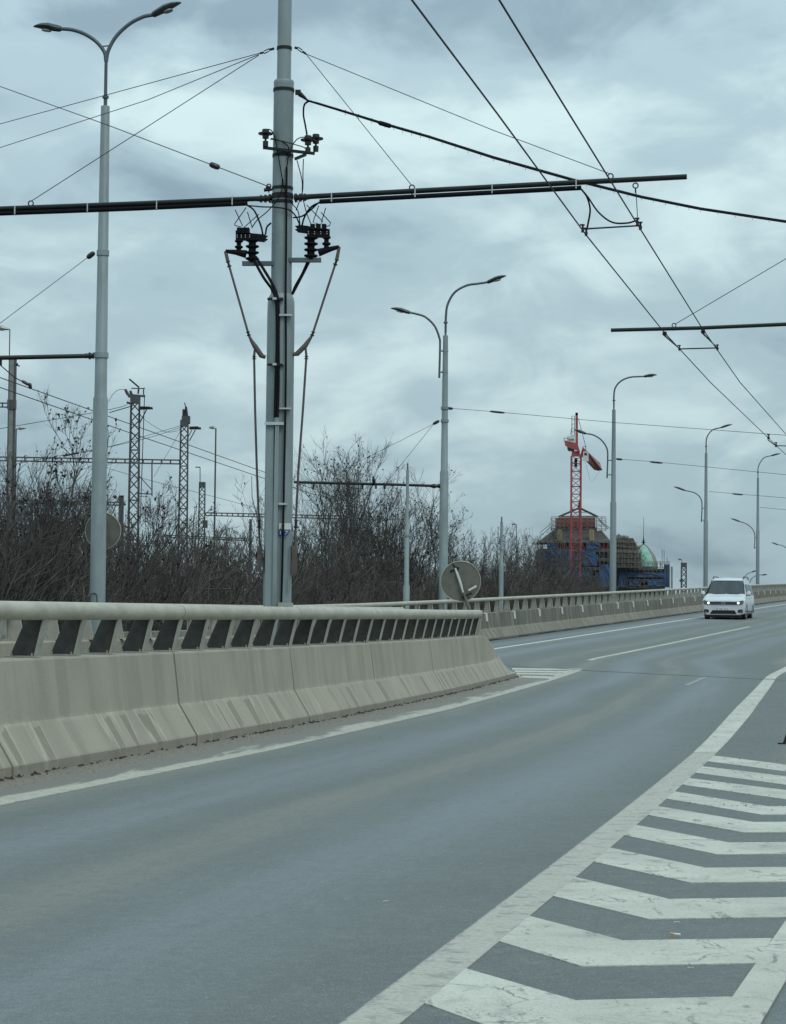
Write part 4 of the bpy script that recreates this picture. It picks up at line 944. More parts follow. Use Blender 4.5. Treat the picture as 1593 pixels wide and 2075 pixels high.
wire([(640, 207, DP), (780, 249.5, 25.7), (870, 275.5, 26.1), (1000, 317, 26.6), (1160, 362, 27.3), (1300, 397, 27.9), (1420, 421, 28.4), (1593, 447, 29.2), (1750, 465, 30)], .007, 'grey bearer wire carrying the thick feeder cable towards the right edge', 'bearer_wire')
cl = MB(); pp = [(700, 227, 25.3), (780, 252, 25.7), (870, 278, 26.1), (1000, 320, 26.6), (1160, 365, 27.3), (1300, 400, 27.9), (1420, 424, 28.4), (1593, 450, 29.2)]
cps = []
for i in range(len(pp)-1):
    n_ = 5 if i else 3
    for j_ in range(n_): cps.append(P(*pp[i]).lerp(P(*pp[i+1]), j_/n_))
clip_me = MB().box((0, 0, .005), (.012, .028, .032)).bar((0, 0, -.02), (0, 0, -.036), .003, 4).mesh('cable_clip'); clip_me.materials.append(M['dark'])
for c in cps: o = link('cable_clip', clip_me, cab); o.location = c
c = P(780, 252, 25.7); d = (P(790, 255, 25.75)-c).normalized(); MB().tube([c-d*.1, c-d*.07, c+d*.07, c+d*.1], [.012, .028, .028, .012], 8).build('cable_splice', M['black'], cab, True)
# left lamp wires
wire([(189, 514, DL), (180, 520, DL), (0, 655, DL-1), (-100, 730, DL-1.5)], .006, 'thin wire from the left lamp post down to the left edge above its bracket arm', group='stay wires', fit=((184, 517, DL, .05, .09, -9, 7),))
lt = 'trolley wires of the other carriageway'
wire([(-120, 718, 38), (0, 765, DL-.6), (266, 860, 54), (534, 956, 67), (640, 992, DM)], .009, 'upper one of two long trolley wires slanting behind the left lamp post', 'trolley_wire', group=lt)
wire([(-120, 742, 38), (0, 785, DL-.6), (266, 878, 54), (534, 969, 67), (640, 1003, DM)], .009, 'lower one of two long trolley wires slanting behind the left lamp post', 'trolley_wire', group=lt)
wire([(2, 741, DL-.6), (30, 765, 43), (52, 777, 43.4), (61, 779, 43.5)], .010, 'short dark link from the bracket arm to the upper far trolley wire', 'hanger_wire', group='stay wires', fit=((52, 776, 43.4, .03, .09, 9, 5), (61, 782, 43.5, .035, .06, 1, 5)))
# middle lamp: arm, stays, span wires to the right
armM = MB().tube([P(889, 985, DM), P(820, 982.5, DM), P(596, 977, DM-.8)], .045, 10).build('bracket_arm', M['tube'], lampM, True)
MB().tube([P(892, 985, DM), P(886, 985, DM), P(880, 985, DM), P(872, 984.5, DM)], [.08, .05, .08, .045], 10).build('insulator', M['ceram'], armM)
b = MB(); r_ = random.Random(3)
for x in (635, 735, 762, 780): b.box(P(x, 983+r_.uniform(2, 5), DM-.3), (.06, .05, .14))
b.build('wire_hanger', M['dark'], armM)
b = MB()
for y, r in ((827, .13), (853, .13), (985, .135)): ring_band(b, Vector((mx, DM, 0)), P(900, y, DM).z, r, .09)
b.build('band_clamp', M['pole_far'], lampM, True)
wire([(889, 854, DM), (694, 952, DM-.5)], .007, 'upper thin stay from the middle lamp post to the far end of its arm', group='stay wires', fit=((884, 856, DM, .05, .12, -9, 5),))
wire([(880, 858, DM), (782, 980, DM-.3)], .007, 'steeper thin stay from the middle lamp post to the middle of its arm', group='stay wires')
spn = 'span wires from the lamp posts to the right'
wire([(908, 827, DM), (1000, 834, 73), (1243, 856, 71), (1593, 882, 66), (1800, 893, 63)], .008, 'topmost span wire, from the middle lamp post past the crane tip', 'span_wire', group=spn, fit=((1008, 835, 73, .035, .25, 10, 1), (912, 827.5, DM, .045, .1, 10, 1)))
wire([(1250, 930, D3), (1330, 936, 104), (1593, 962, 98), (1700, 972, 96)], .010, 'span wire running right from the lamp post beside the green dome', 'span_wire', group=spn, fit=((1330, 937, 104, .045, .3, 10, 1), (1255, 930.5, D3, .05, .15, 10, 1)))
wire([(1437, 996, D4), (1495, 1001, 144), (1593, 1009, 139), (1700, 1015, 136)], .013, 'span wire running right from the lamp post behind the van', 'span_wire', group=spn, fit=((1495, 1001.5, 144, .05, .35, 10, 1),))
wire([(1540, 1028, D5), (1593, 1033, 178), (1700, 1040, 172)], .015, 'lowest short span wire running right from the last tall lamp post', 'span_wire', group=spn)

# ------------------------------------------------------------------ round signs seen from behind
DS = 41.0
cS = P(933.5, 1178, DS)
ts = thing('round_sign', P(948, 1236, DS), 'grey back of a round traffic sign, bent and tilted over at the barrier nose', 'traffic sign', 'round signs seen from behind')
nS = Vector((.10, -1, -.06)).normalized()
MB().disc(cS+nS*-.008, nS, .358, .012, 48).build('sign_plate', M['signback'], ts, True)
sdir = nS.cross(Vector((0, 0, 1))).normalized(); sup = sdir.cross(nS).normalized()
MB().tube([cS+(sdir*math.cos(a_)+sup*math.sin(a_))*.360 for a_ in [i*math.pi/32 for i in range(65)]], .0085, 6, False).build('sign_rim', M['signrim'], ts, True)
def S(x, y, d=0): return P(x, y, DS)+nS*.02+nS*d
MB().tube([S(922, 1151, .02), S(928, 1168, .025), S(933, 1183, .025), S(938, 1201, .025)], [.02, .025, .023, .017], 8).build('bent_post', M['mark'], ts, True)
MB().tube([S(938, 1200, .025), S(945, 1218, 0), S(951, 1233, -.02), S(953, 1243, -.03)], [.03, .032, .034, .034], 10).build('post', M['signback'], ts, True)
b = MB(); b.beam(S(912, 1158, .01), S(930, 1150, .01), .03, .03).beam(S(917, 1142, .0), S(923, 1150, .01), .04, .02).bar(S(925, 1148, .02), S(926, 1158, .02), .015); b.build('upper_clamp', M['dark'], ts)
b = MB(); b.beam(S(936, 1209, .02), S(956, 1202, .02), .03, .03).bar(S(938, 1206, .02), S(940, 1214, .02), .02); b.build('lower_clamp', M['dark'], ts)
b = MB(); b.beam(S(949, 1196, .02), S(965, 1187, .03), .02, .036); b.build('bent_bracket', M['mark'], ts)
# the sign behind the left lamp post
c2 = P(209, 1076, DL+.35)
ts2 = thing('round_sign', (c2.x+.02, DL+.35, zg(DL)), 'grey back of a round traffic sign half hidden behind the left lamp post', 'traffic sign', 'round signs seen from behind')
n2 = Vector((-.12, -1, 0)).normalized(); MB().disc(c2, n2, .338, .012, 40).build('sign_plate', M['signback'], ts2, True)
s2 = n2.cross(Vector((0, 0, 1))).normalized()
MB().tube([c2+n2*.008+(s2*math.cos(a_)+Vector((0, 0, 1))*math.sin(a_))*.34 for a_ in [i*math.pi/24 for i in range(49)]], .009, 6, False).build('sign_rim', M['signrim'], ts2, True)
MB().bar((c2.x+.04, DL+.31, zg(DL)), (c2.x+.04, DL+.31, c2.z+.1), .03, 10).build('post', M['pole_far'], ts2, True)

# dark post with foot at the right edge
pe = G(1589, 1508); tb = thing('marker_post', pe, 'thin black leaning post with a foot plate, cut off by the right edge', 'post')
MB().tube([pe, pe+Vector((.03, .0, .09)), pe+Vector((.10, .02, .32)), pe+Vector((.2, .04, .8))], [.014, .014, .014, .014], 8).build('shaft', M['seal'], tb)
MB().box(pe+Vector((-.02, 0, .006)), (.07, .04, .012)).build('foot_plate', M['seal'], tb)

# ------------------------------------------------------------------ the white van
DV = 99.0
pv = G(1466, 1255.3); DV = pv.y
van = thing('white_van', (0, 0, 0), 'small white van with lit headlights driving towards the camera in the far lane', 'van')
st = [  # y, w_low, w_mid, w_belt, w_top, z_low, z_mid, z_belt, z_top
    (0.00, .72, .79, .80, .70, .20, .45, .70, .78), (.04, .79, .85, .85, .76, .18, .45, .74, .83), (.16, .85, .89, .885, .80, .18, .45, .80, .89),
    (.45, .87, .895, .89, .81, .20, .45, .90, .98), (1.0, .87, .895, .89, .80, .22, .45, 1.0, 1.09), (1.06, .87, .895, .89, .79, .22, .45, 1.0, 1.12),
    (1.62, .87, .895, .89, .69, .22, .45, 1.04, 1.68), (1.76, .87, .895, .89, .685, .22, .45, 1.05, 1.75), (2.3, .87, .895, .89, .68, .22, .45, 1.06, 1.82),
    (3.4, .87, .895, .89, .68, .22, .45, 1.06, 1.83), (4.4, .87, .89, .885, .67, .24, .45, 1.06, 1.80), (4.76, .84, .87, .86, .65, .28, .45, 1.04, 1.74), (4.82, .78, .82, .81, .6, .3, .46, 1.02, 1.6)]
b = MB(); rings = []
for (y, wl, wm, wb, wt, zl, zm, zb, zt) in st:
    h = [(0, zl), (wl*.85, zl), (wl, zl+.07), (wm, zm), (wb+.01, (zm+zb)/2), (wb, zb), (wt+(wb-wt)*.12, zb+(zt-zb)*.82), (wt-.03, zb+(zt-zb)*.95), (wt-.14, zt), (0, zt+.02)]
    rings.append([(x, y, z) for x, z in h]+[(-x, y, z) for x, z in h[-2:0:-1]])
m_ = len(rings[0]); vs = [p for r in rings for p in r]; fs = []
for i in range(len(rings)-1):
    for k in range(m_):
        if i == 5 and k in (6, 7, 8, 9, 10, 11): continue
        fs.append((i*m_+k, i*m_+(k+1) % m_, (i+1)*m_+(k+1) % m_, (i+1)*m_+k))
fs += [tuple(range(m_)), tuple(range(len(rings)*m_-1, (len(rings)-1)*m_-1, -1))]
b.add(vs, fs); b.build('body', M['van'], van, True)
def vq(name, pts, mt, y=None, par=None, th=.012):
    """polygon on the van's nose (x,z) at depth y, given thickness"""
    b = MB(); n = len(pts); f = [(x, y-th, z) for x, z in pts]; r = [(x, y+.02, z) for x, z in pts]
    b.add(f+r, [tuple(range(n-1, -1, -1)), tuple(range(n, 2*n))]+[(i, (i+1) % n, n+(i+1) % n, n+i) for i in range(n)])
    return b.build(name, M[mt], par or van)
# windscreen curved in 6 strips
b = MB(); rows = []
for j_ in range(5):
    t_ = j_/4; w = .775+(.675-.775)*t_; z = 1.105+(1.69-1.105)*t_; y = 1.035+(1.635-1.035)*t_
    rows.append([((i/8*2-1)*w, y-.03+.07*abs(i/8*2-1)**2.5, z) for i in range(9)])
b.sheet(rows).build('windscreen', M['glass'], van, True)
b = MB(); fr_ = rows; 
b.tube(rows[0], .012, 5).tube(rows[-1], .014, 5).tube([r[0] for r in rows], .012, 5).tube([r[-1] for r in rows], .012, 5); b.build('windscreen_seal', M['blackp'], van)
MB().bar((-.5, 1.0, 1.12), (.0, 1.0, 1.14), .008).bar((.1, 1.0, 1.12), (.6, 1.0, 1.14), .008).build('wiper', M['blackp'], van)
grl = vq('grille', [(-.54, .64), (-.56, .755), (.56, .755), (.54, .64)], 'blackp', -.005, th=.02)
for z in (.672, ): MB().box((0, -.032, z), (1.04, .012, .010)).build('grille_bar', M['chrome'], grl)
bd = MB().disc((0, -.03, .70), (0, 1, 0), .072, .03, 24).build('badge', M['chrome'], grl, True)
MB().disc((0, -.047, .70), (0, 1, 0), .05, .004, 20).build('badge_field', M['headl'], grl)
b = MB(); Yb = -.052
b.tube([(-.022, Yb, .738), (0, Yb, .712), (.022, Yb, .738)], .0045, 4).tube([(-.036, Yb, .722), (-.018, Yb, .665), (0, Yb, .7), (.018, Yb, .665), (.036, Yb, .722)], .0045, 4)
b.build('badge_letters', M['ink'], grl)
for s in (-1, 1):
    pts = [(s*.56, .64), (s*.57, .76), (s*.82, .83), (s*.86, .76), (s*.81, .65)]
    if s < 0: pts = pts[::-1]
    hl = vq('headlight', pts, 'headl', .01, th=.03); MB().disc((s*.625, -.03, .71), (0, 1, 0), .048, .03, 20).build('lit_bulb', M['lampon'], hl, True)
    MB().tube([(s*.57, -.02, .66), (s*.57, -.02, .757), (s*.8, .0, .803)], .009, 5).build('lamp_edge', M['blackp'], hl)
    pts = [(s*.60, .30), (s*.62, .42), (s*.80, .44), (s*.82, .30)]
    if s < 0: pts = pts[::-1]
    o = vq('fog_recess', pts, 'blackp', .0, th=.015); MB().disc((s*.73, -.02, .345), (0, 1, 0), .035, .02, 14).build('fog_lamp', M['headl'], o)
vq('lower_intake', [(-.56, .24), (-.47, .395), (.47, .395), (.56, .24)], 'blackp', -.01)
vq('bumper_lip', [(-.72, .195), (-.76, .225), (.76, .225), (.72, .195)], 'chrome', -.03)
vq('underbody', [(-.78, .09), (-.80, .20), (.80, .20), (.78, .09)], 'blackp', .03)
MB().box((0, 2.4, .22), (1.5, 4.2, .1)).build('floor_pan', M['blackp'], van)
pl = vq('number_plate', [(-.26, .40), (-.26, .50), (.26, .50), (.26, .40)], 'plate', -.03)
b = MB(); b.box((-.245, -.045, .45), (.02, .004, .095)); b.build('plate_band', M['blue'], pl)
try:
    fc = bpy.data.curves.new('plate_text', 'FONT'); fc.body = '5AE 4276'; fc.size = .105; fc.align_x = 'CENTER'; fc.align_y = 'CENTER'; fc.extrude = .001
    to = bpy.data.objects.new('tmp', fc); COL.objects.link(to); dg = bpy.context.evaluated_depsgraph_get(); me = bpy.data.meshes.new_from_object(to.evaluated_get(dg))
    bpy.data.objects.remove(to); me.materials.clear(); me.materials.append(M['ink']); me.transform(Matrix.Translation((.015, -.046, .45)) @ Matrix.Rotation(math.pi/2, 4, 'X')); link('plate_lettering', me, pl)
except Exception as ex: print('text', ex)
for s in (-1, 1):
    b = MB(); b.lathe((s*.97, .98, 1.06), [(0, .05), (.02, .085), (.12, .09), (.17, .06)], 12, (0, .05, 1)); o = b.build('mirror', M['van'], van, True)
    MB().box((s*.965, 1.02, 1.065), (.17, .10, .05)).bar((s*.86, 1.12, 1.06), (s*.95, 1.04, 1.08), .02).build('mirror_foot', M['blackp'], o)
    b = MB(); b.tube(spline([(s*.64, 2.0, 1.78), (s*.64, 2.2, 1.87), (s*.64, 3.2, 1.885), (s*.64, 4.2, 1.87), (s*.64, 4.4, 1.78)], 5), .02, 6).build('roof_rail', M['blackp'], van, True)
    for yy in (.86, 3.84):
        w = thing('wheel', (0, 0, 0), None, None); bpy.data.objects.remove(w)
        o = MB().tube([(s*.66, yy, .315), (s*.68, yy, .315), (s*.845, yy, .315), (s*.865, yy, .315)], [.29, .315, .315, .29], 28).build('wheel', M['tyre'], van, True)
        MB().tube([(s*.84, yy, .315), (s*.872, yy, .315)], [.2, .19], 20).build('rim', M['rim'], o)
        MB().tube([(s*.878, yy, .2), (s*.885, yy, .2)], [.0, .0], 3) if False else None
        ar_ = MB(); ar_.tube([(s*.893, yy+math.cos(a_)*.345, .315+math.sin(a_)*.345) for a_ in [i*math.pi/12 for i in range(13)]], .02, 6).build('wheel_arch', M['blackp'], van)
    def sw_(y0, y1, z0, z1, ty0, nm):
        def X(z, y):
            wb, wt, zb, zt = .89, .68, 1.06, 1.80; return s*(wb+(wt+(wb-wt)*.12-wb)*min(1, (z-zb)/((zt-zb)*.82))+.008)
        b = MB(); p = [(X(z0, 0), y0, z0), (X(z0, 0), y1, z0), (X(z1, 0), y1, z1), (X(z1, 0), ty0, z1)]
        b.add([Vector(v)+Vector((s*.004, 0, 0)) for v in p]+[Vector(v)-Vector((s*.01, 0, 0)) for v in p], [(0, 1, 2, 3), (7, 6, 5, 4), (0, 4, 5, 1), (1, 5, 6, 2), (2, 6, 7, 3), (3, 7, 4, 0)]); b.build(nm, M['glassd'], van)
    sw_(1.25, 2.2, 1.10, 1.55, 1.75, 'side_window'); sw_(2.3, 3.3, 1.10, 1.55, 2.3, 'side_window'); sw_(3.4, 4.4, 1.10, 1.55, 3.4, 'side_window')
    b = MB()
    for yy in (1.15, 2.25, 3.35): b.box((s*.894, yy, .66), (.006, .007, .74))
    b.box((s*.895, 2.35, .36), (.008, 2.5, .04)); b.build('door_seams', M['blackp'], van)
    for yy in (2.05, 2.5): MB().box((s*.902, yy, .93), (.02, .14, .025)).build('door_handle', M['van'], van)
b = MB(); b.box((0, 2.0, .9), (1.5, .05, .5)).box((-.38, 1.95, 1.15), (.45, .12, .6)).box((.38, 1.95, 1.15), (.45, .12, .6)).box((0, 1.25, 1.03), (1.4, .35, .1)); b.build('seats', M['cloth'], van)
MB().tube([(.37+.17*math.cos(a_), 1.42-.05*math.sin(a_), 1.08+.15*math.sin(a_)) for a_ in [i*math.pi/8 for i in range(17)]], .013, 5).build('steering_wheel', M['blackp'], van)
VM = Matrix.Translation(pv) @ Matrix.Rotation(-math.atan(.25), 4, 'Z') @ Matrix.Diagonal((1.03, 1, 1.01, 1))
van.matrix_basis = VM
# driver
b = MB(); b.tube([(.38, 1.82, .75), (.38, 1.80, .95), (.38, 1.78, 1.12), (.38, 1.77, 1.22), (.38, 1.76, 1.27)], [.15, .17, .21, .17, .06], 14)
b.tube([(.38, 1.76, 1.25), (.38, 1.75, 1.30), (.38, 1.74, 1.34), (.38, 1.735, 1.42), (.38, 1.74, 1.48), (.38, 1.745, 1.52)], [.05, .05, .075, .09, .075, .02], 14)
for s in (-1, 1): b.tube([(.38+s*.19, 1.77, 1.2), (.38+s*.22, 1.64, 1.06), (.38+s*.15, 1.46, 1.12)], [.055, .045, .03], 8)
drv = tag(b.build('person', M['cloth'], None, True), 'person in dark clothes driving the white van, seen dimly through the windscreen', 'person'); drv.matrix_basis = VM
o = MB().tube([(.38, 1.665, 1.34), (.38, 1.645, 1.38), (.38, 1.645, 1.42), (.38, 1.66, 1.46)], [.04, .062, .066, .04], 12).build('face', M['skin'], None, True); o.parent = drv

# ------------------------------------------------------------------ railway masts, portals and lamps behind the thicket
def lattice(x, D, ytop, ybot, w0, w1, nm, label, grp='railway lattice masts', mt='mast', bay=None, head=True, n=4, cat='mast'):
    zt, zb = P(x, ytop, D).z, -6.0; X = P(x, (ytop+1100)/2, D).x; t = thing(nm, (X, D, zb), label, cat, grp)
    def cor(z, i):
        f = (zt-z)/(zt-zb); w = (w1+(w0-w1)*f)/2; sx_, sy_ = ((-1, -1), (1, -1), (1, 1), (-1, 1))[i]; return Vector((X+sx_*w, D+sy_*w, z))
    for i in range(4): MB().beam(cor(zb, i), cor(zt, i), .055, .055).build('leg', M[mt], t)
    b = MB(); z = zt; k = 0; bay = bay or w1*1.15
    while z > -2.5:
        z2 = z-bay*(1+.25*(zt-z)/12)
        for i in range(4):
            j = (i+1) % 4
            b.bar(cor(z, i if k % 2 else j), cor(z2, j if k % 2 else i), .028, 4)
            if k % 5 == 0: b.bar(cor(z, i), cor(z, j), .02, 4)
        z = z2; k += 1
    b.build('lacing', M[mt], t)
    if head: MB().box((X, D, zt+.12), (w1*1.15, w1*1.1, .35)).build('mast_head', M[mt], t)
    return t, X, zt
RP = lambda x, y, D: P(x, y, D)
L1, X1, Z1 = lattice(272, 112, 815, 1180, .62, .40, 'lattice_mast', 'tallest lattice railway mast, with insulators and a bent rod on top')
def on(t, b, nm, mt): return b.build(nm, M[mt], t)
D = 112
on(L1, MB().beam(P(258, 800, D), P(294, 803, D), .12, .1).beam(P(260, 803, D), P(284, 806, D), .3, .1), 'top_platform', 'mast')
on(L1, MB().beam(P(266, 787, D), P(294, 787, D), .05, .05).bar(P(281, 787, D), P(280, 798, D), .05).bar(P(291, 787, D), P(291, 800, D), .035), 'top_frame', 'mast')
on(L1, MB().bar(P(262, 768, D), P(282, 785, D), .045, 6), 'bent_rod', 'dark')
on(L1, MB().tube([P(254, 789, D), P(259, 799, D)], [.06, .08], 8).tube([P(264, 792, D), P(267, 800, D)], [.06, .07], 8), 'insulator', 'ceram')
on(L1, MB().beam(P(257, 815, D), P(265, 818, D), .1, .1), 'wire_bracket', 'mast')
on(L1, MB().beam(P(282, 828, D), P(309, 827, D), .45, .08).beam(P(284, 825, D), P(304, 825.5, D), .3, .06), 'floodlight', 'dark')
on(L1, MB().bar(P(297, 830, D), P(284, 856, D), .03).bar(P(284, 840, D), P(292, 850, D), .02).bar(P(283, 856, D), P(278, 856, D), .02), 'light_bracket', 'mast')
on(L1, MB().bar(P(293, 800, D-.3), P(284, 1060, D-.3), .02, 4), 'down_cable', 'dark')
on(L1, MB().bar(P(308, 936, D), P(308, 1005, D), .035).bar(P(280, 962, D), P(307, 992, D), .025).bar(P(278, 1000, D), P(308, 1001, D), .03).bar(P(283, 1006, D), P(300, 1006, D), .015), 'registration_arm', 'mast')
L2, X2, Z2 = lattice(372, 125, 862, 1180, .62, .38, 'lattice_mast', 'middle lattice railway mast with a floodlight right of its top, ending the portal beam')
D = 125
on(L2, MB().box(P(377, 850, D), (.44, .4, .36)).beam(P(366, 856, D), P(385, 858, D), .3, .06), 'head_box', 'mast')
on(L2, MB().tube([P(372, 829, D), P(372.5, 843, D)], [.06, .09], 8).tube([P(377, 824, D), P(378, 843, D)], [.06, .1], 8).bar(P(374, 816, D), P(378, 830, D), .03), 'insulator', 'ceram')
on(L2, MB().beam(P(384, 868, D), P(407, 868, D), .45, .09).beam(P(385, 866, D), P(402, 865.5, D), .3, .07), 'floodlight', 'dark')
on(L2, MB().bar(P(396, 871, D), P(384, 893, D), .03).bar(P(389, 871, D), P(382, 884, D), .025), 'light_bracket', 'mast')
L3, X3, Z3 = lattice(409, 150, 986, 1180, .5, .36, 'lattice_mast', 'short lattice railway mast with a small lamp on its left side')
D = 150
on(L3, MB().tube([P(405.5, 985, D), P(405.5, 947.5, D), P(404, 946.5, D)], .03, 6).beam(P(396, 946.5, D), P(406, 947, D), .12, .06), 'small_lamp', 'dark')
on(L3, MB().box(P(416, 1062, D), (.3, .3, .5)), 'junction_box', 'mast')
# concrete mast at the left edge
D = 92; tm = thing('railway_mast', (P(23, 900, D).x, D, -6), 'pale two-leg concrete railway mast at the left edge, rising above the bushes', 'mast', 'plain railway masts')
for x, w in ((24.5, .20), (31.5, .07)):
    b = MB(); a0 = P(x, 727, D); b.beam((a0.x-.02, D, -6), (a0.x, D, a0.z), w*1.0, .25); b.build('mast_leg', M['mastc' if w > .1 else 'mast'], tm)
on(tm, MB().box(P(24, 820, D), (.32, .35, .38)), 'collar', 'mast')
on(tm, MB().beam(P(-60, 816, D), P(17, 817, D), .06, .05).beam(P(-60, 824, D), P(17, 825, D), .06, .05).box(P(5, 820, D), (.05, .06, .18)).box(P(-4, 820, D), (.05, .06, .18)), 'beam_stub', 'mast')
on(tm, MB().bar(P(18, 734, D), P(40, 742, D), .03).box(P(30, 738, D), (.25, .1, .07)), 'top_fitting', 'dark')
def rail_lamp(x, y0, D, hx, label, r=.05, pole_mt='mast', hl=.55):
    X = P(x, y0, D).x; z = P(x, y0, D).z; t = thing('railway_lamp', (X, D, -6), label, 'lamp post', 'slim railway lamp posts')
    MB().lathe((X, D, -6), [(0, r*1.9), (z*.5+3, r*1.4), (z*.5+3.02, r), (z+6, r*.7)], 8).build('pole', M[pole_mt], t, True)
    MB().tube([(X, D, z), (X+hx*.2, D, z+.02), (X+hx*hl*.5, D, z+.04), (X+hx*hl, D, z+.06), (X+hx*(hl+.15), D, z+.03)], [.03, .07, .11, .09, .03], 8).build('lamp_head', M['lens'], t, True); return t
rail_lamp(437.5, 868, 130, -1, 'tall slim railway lamp post with its head pointing left, right of the middle mast', .06, hl=.25)
rail_lamp(33, 869, 120, 1, 'slim railway lamp post just right of the concrete mast at the left edge', .045, hl=.35)
rail_lamp(20, 667, 90, -1, 'slim pole holding a long pale lamp head at the left edge above the concrete mast', .03, hl=.55)
rail_lamp(703.5, 955, 150, -1, 'small lamp post standing behind the arm of the middle lamp post', .035, hl=.2)
rail_lamp(1046.5, 1063, 160, -1, 'small hooked lamp post among the trees right of the tilted round sign', .035, hl=.15)
rail_lamp(1382, 1134, 170, -1, 'small hooked lamp post between the green dome and the van', .03, hl=.15)
def portal(xa, ya, xb, yb, D, hpx, nb, label, posts_=()):
    a0, b0 = P(xa, ya, D), P(xb, yb, D); h = hpx*D/F_PX; t = thing('portal_beam', (a0+b0)/2, label, 'portal beam', 'railway portal beams')
    b = MB(); b.beam(a0, b0, .12, .07).beam(a0-Vector((0, 0, h)), b0-Vector((0, 0, h)), .12, .07); b.build('chords', M['mast'], t)
    vme = MB().box((0, 0, 0), (.07, .08, h)).mesh('strut'); vme.materials.append(M['mast'])
    for i in range(nb+1): o = link('strut', vme, t); c = a0.lerp(b0, i/nb)-Vector((0, 0, h/2)); o.matrix_parent_inverse = Matrix.Identity(4); o.location = c-t.location
    for x, y0, y1, w in posts_: MB().beam(P(x, y0, D), Vector((P(x, y0, D).x, D, -6)), w, w).build('portal_post', M['mast'], t)
    return t
portal(-60, 925, 364, 932.5, 125, 7.5, 23, 'long ladder-like portal beam from the left edge to the middle mast')
portal(30, 1014, 243, 1018, 145, 5.5, 18, 'lower left portal beam ending at a dark post left of the tallest mast', ((246, 1004, 0, .3),))
portal(417, 1039, 700, 1046, 150, 5.5, 26, 'right-hand portal beam running from the short mast behind the main pole')
portal(330, 1084, 508, 1092, 175, 4, 14, 'faint lowest portal beam ending at a thin post left of the main pole', ((508, 1052, 0, .2),))
portal(1378, 1175, 1384, 1175, 175, 3, 1, 'tiny bracket beam between the two small masts right of the green dome')
t, _, _ = lattice(1386, 175, 1148, 1190, .45, .36, 'lattice_mast', 'small lattice mast between the green dome and the van')
t = thing('railway_mast', (P(1362, 1148, 170).x, 170, -3), 'small plain mast just right of the scaffolded dome', 'mast', 'plain railway masts')
MB().beam((P(1362, 1148, 170).x, 170, -3), P(1361.5, 1148, 170), .13, .16).build('mast_post', M['mastc'], t)
cw = 'railway catenary wires'
for pts, r, lab in (
    ([(254, 789, 112), (240, 790, 112), (228, 800, 112), (220, 815, 112)], .012, 'curved jumper wire left of the tallest mast top'),
    ([(265, 815, 112), (222, 830, 111), (-20, 872, 107)], .014, 'upper railway wire from the tallest mast to the left edge'),
    ([(270, 822, 112), (222, 836, 111)], .022, 'dark insulated end of the railway wire left of the tallest mast'),
    ([(368, 862, 125), (290, 885, 120), (222, 905, 116), (150, 918, 113), (-20, 950, 108)], .013, 'railway wire from the middle mast sloping to the left edge'),
    ([(366, 866, 125), (290, 890, 120), (130, 925, 113)], .013, 'second railway wire just below the one at the middle mast'),
    ([(293, 850, 112), (310, 862, 115), (335, 875, 119), (355, 874, 122), (365, 870, 125)], .012, 'sagging jumper wire between the tallest and the middle mast'),
    ([(366, 872, 125), (355, 892, 123), (312, 966, 118)], .012, 'slanting wire from the middle mast down to the portal beam'),
    ([(222, 950, 120), (310, 975, 125), (420, 1003, 135), (560, 1040, 150)], .012, 'faint railway wire crossing behind the lattice masts'),
    ([(127, 924, 112), (160, 918, 112)], .035, 'short dark rod lying above the long portal beam')):
    q_ = [P(*p) for p in pts]; tag(MB().tube(spline(q_, 4) if len(q_) > 2 else q_, r, 4).build('catenary_wire', M['wire']), lab, 'wire', cw)
# dark green frame in the thicket
tf = thing('green_frame', P(425, 1212, 58), 'dark green rectangular metal frame low in the thicket left of the main pole', 'metal frame')
on(tf, MB().bar(P(372, 1194, 58), P(482, 1194, 58), .03).bar(P(481, 1194, 58), P(481, 1260, 58), .03).bar(P(372, 1194, 58), P(372, 1260, 58), .03).bar(P(372, 1206, 58), P(482, 1206, 58), .015), 'outline', 'greend')
on(tf, MB().box(P(450, 1205, 58.1), (.16, .05, .45)), 'panel_box', 'greend')

# ------------------------------------------------------------------ tower crane
DC = 420; kc = DC/F_PX
cr = thing('tower_crane', (P(1167, 1190, DC).x, DC, 0), 'red tower crane rising in front of the scaffolded building', 'crane')
def C(x, y, d=0): return P(x, y, DC+d)
w = 19*kc/2; xc = C(1167, 1050).x; zt = C(1167, 924).z; zb = C(1167, 1250).z-3
for sx_, sy_ in ((-1, -1), (1, -1), (1, 1), (-1, 1)): MB().beam((xc+sx_*w, DC+sy_*w, zb), (xc+sx_*w, DC+sy_*w, zt), .23, .23).build('mast_leg', M['red'], cr)
b = MB(); z = zt; k = 0
cs = [(-w, -w), (w, -w), (w, w), (-w, w)]
while z > zb:
    for i in range(4):
        (xa, ya), (xb, yb) = cs[i], cs[(i+1) % 4]; a_ = Vector((xc+xa, DC+ya, z)); c = Vector((xc+xb, DC+yb, z-1.4))
        if k % 2: a_, c = Vector((xc+xb, DC+yb, z)), Vector((xc+xa, DC+ya, z-1.4))
        b.bar(a_, c, .055, 4); b.bar((xc+xa, DC+ya, z), (xc+xb, DC+yb, z), .05, 4)
    z -= 1.4; k += 1
b.build('mast_lacing', M['red'], cr)
b = MB(); b.hexa([C(1158, 925, -1), C(1177, 925, -1), C(1174, 914, -1), C(1159, 914, -1)], [C(1158, 925, 1), C(1177, 925, 1), C(1174, 914, 1), C(1159, 914, 1)]); b.build('slewing_ring', M['red'], cr)
b = MB(); b.hexa([C(1146, 904, -1.4), C(1143, 892, -1.4), C(1170, 898, -1.4), C(1176, 916, -1.4)], [C(1146, 904, 1.4), C(1143, 892, 1.4), C(1170, 898, 1.4), C(1176, 916, 1.4)])
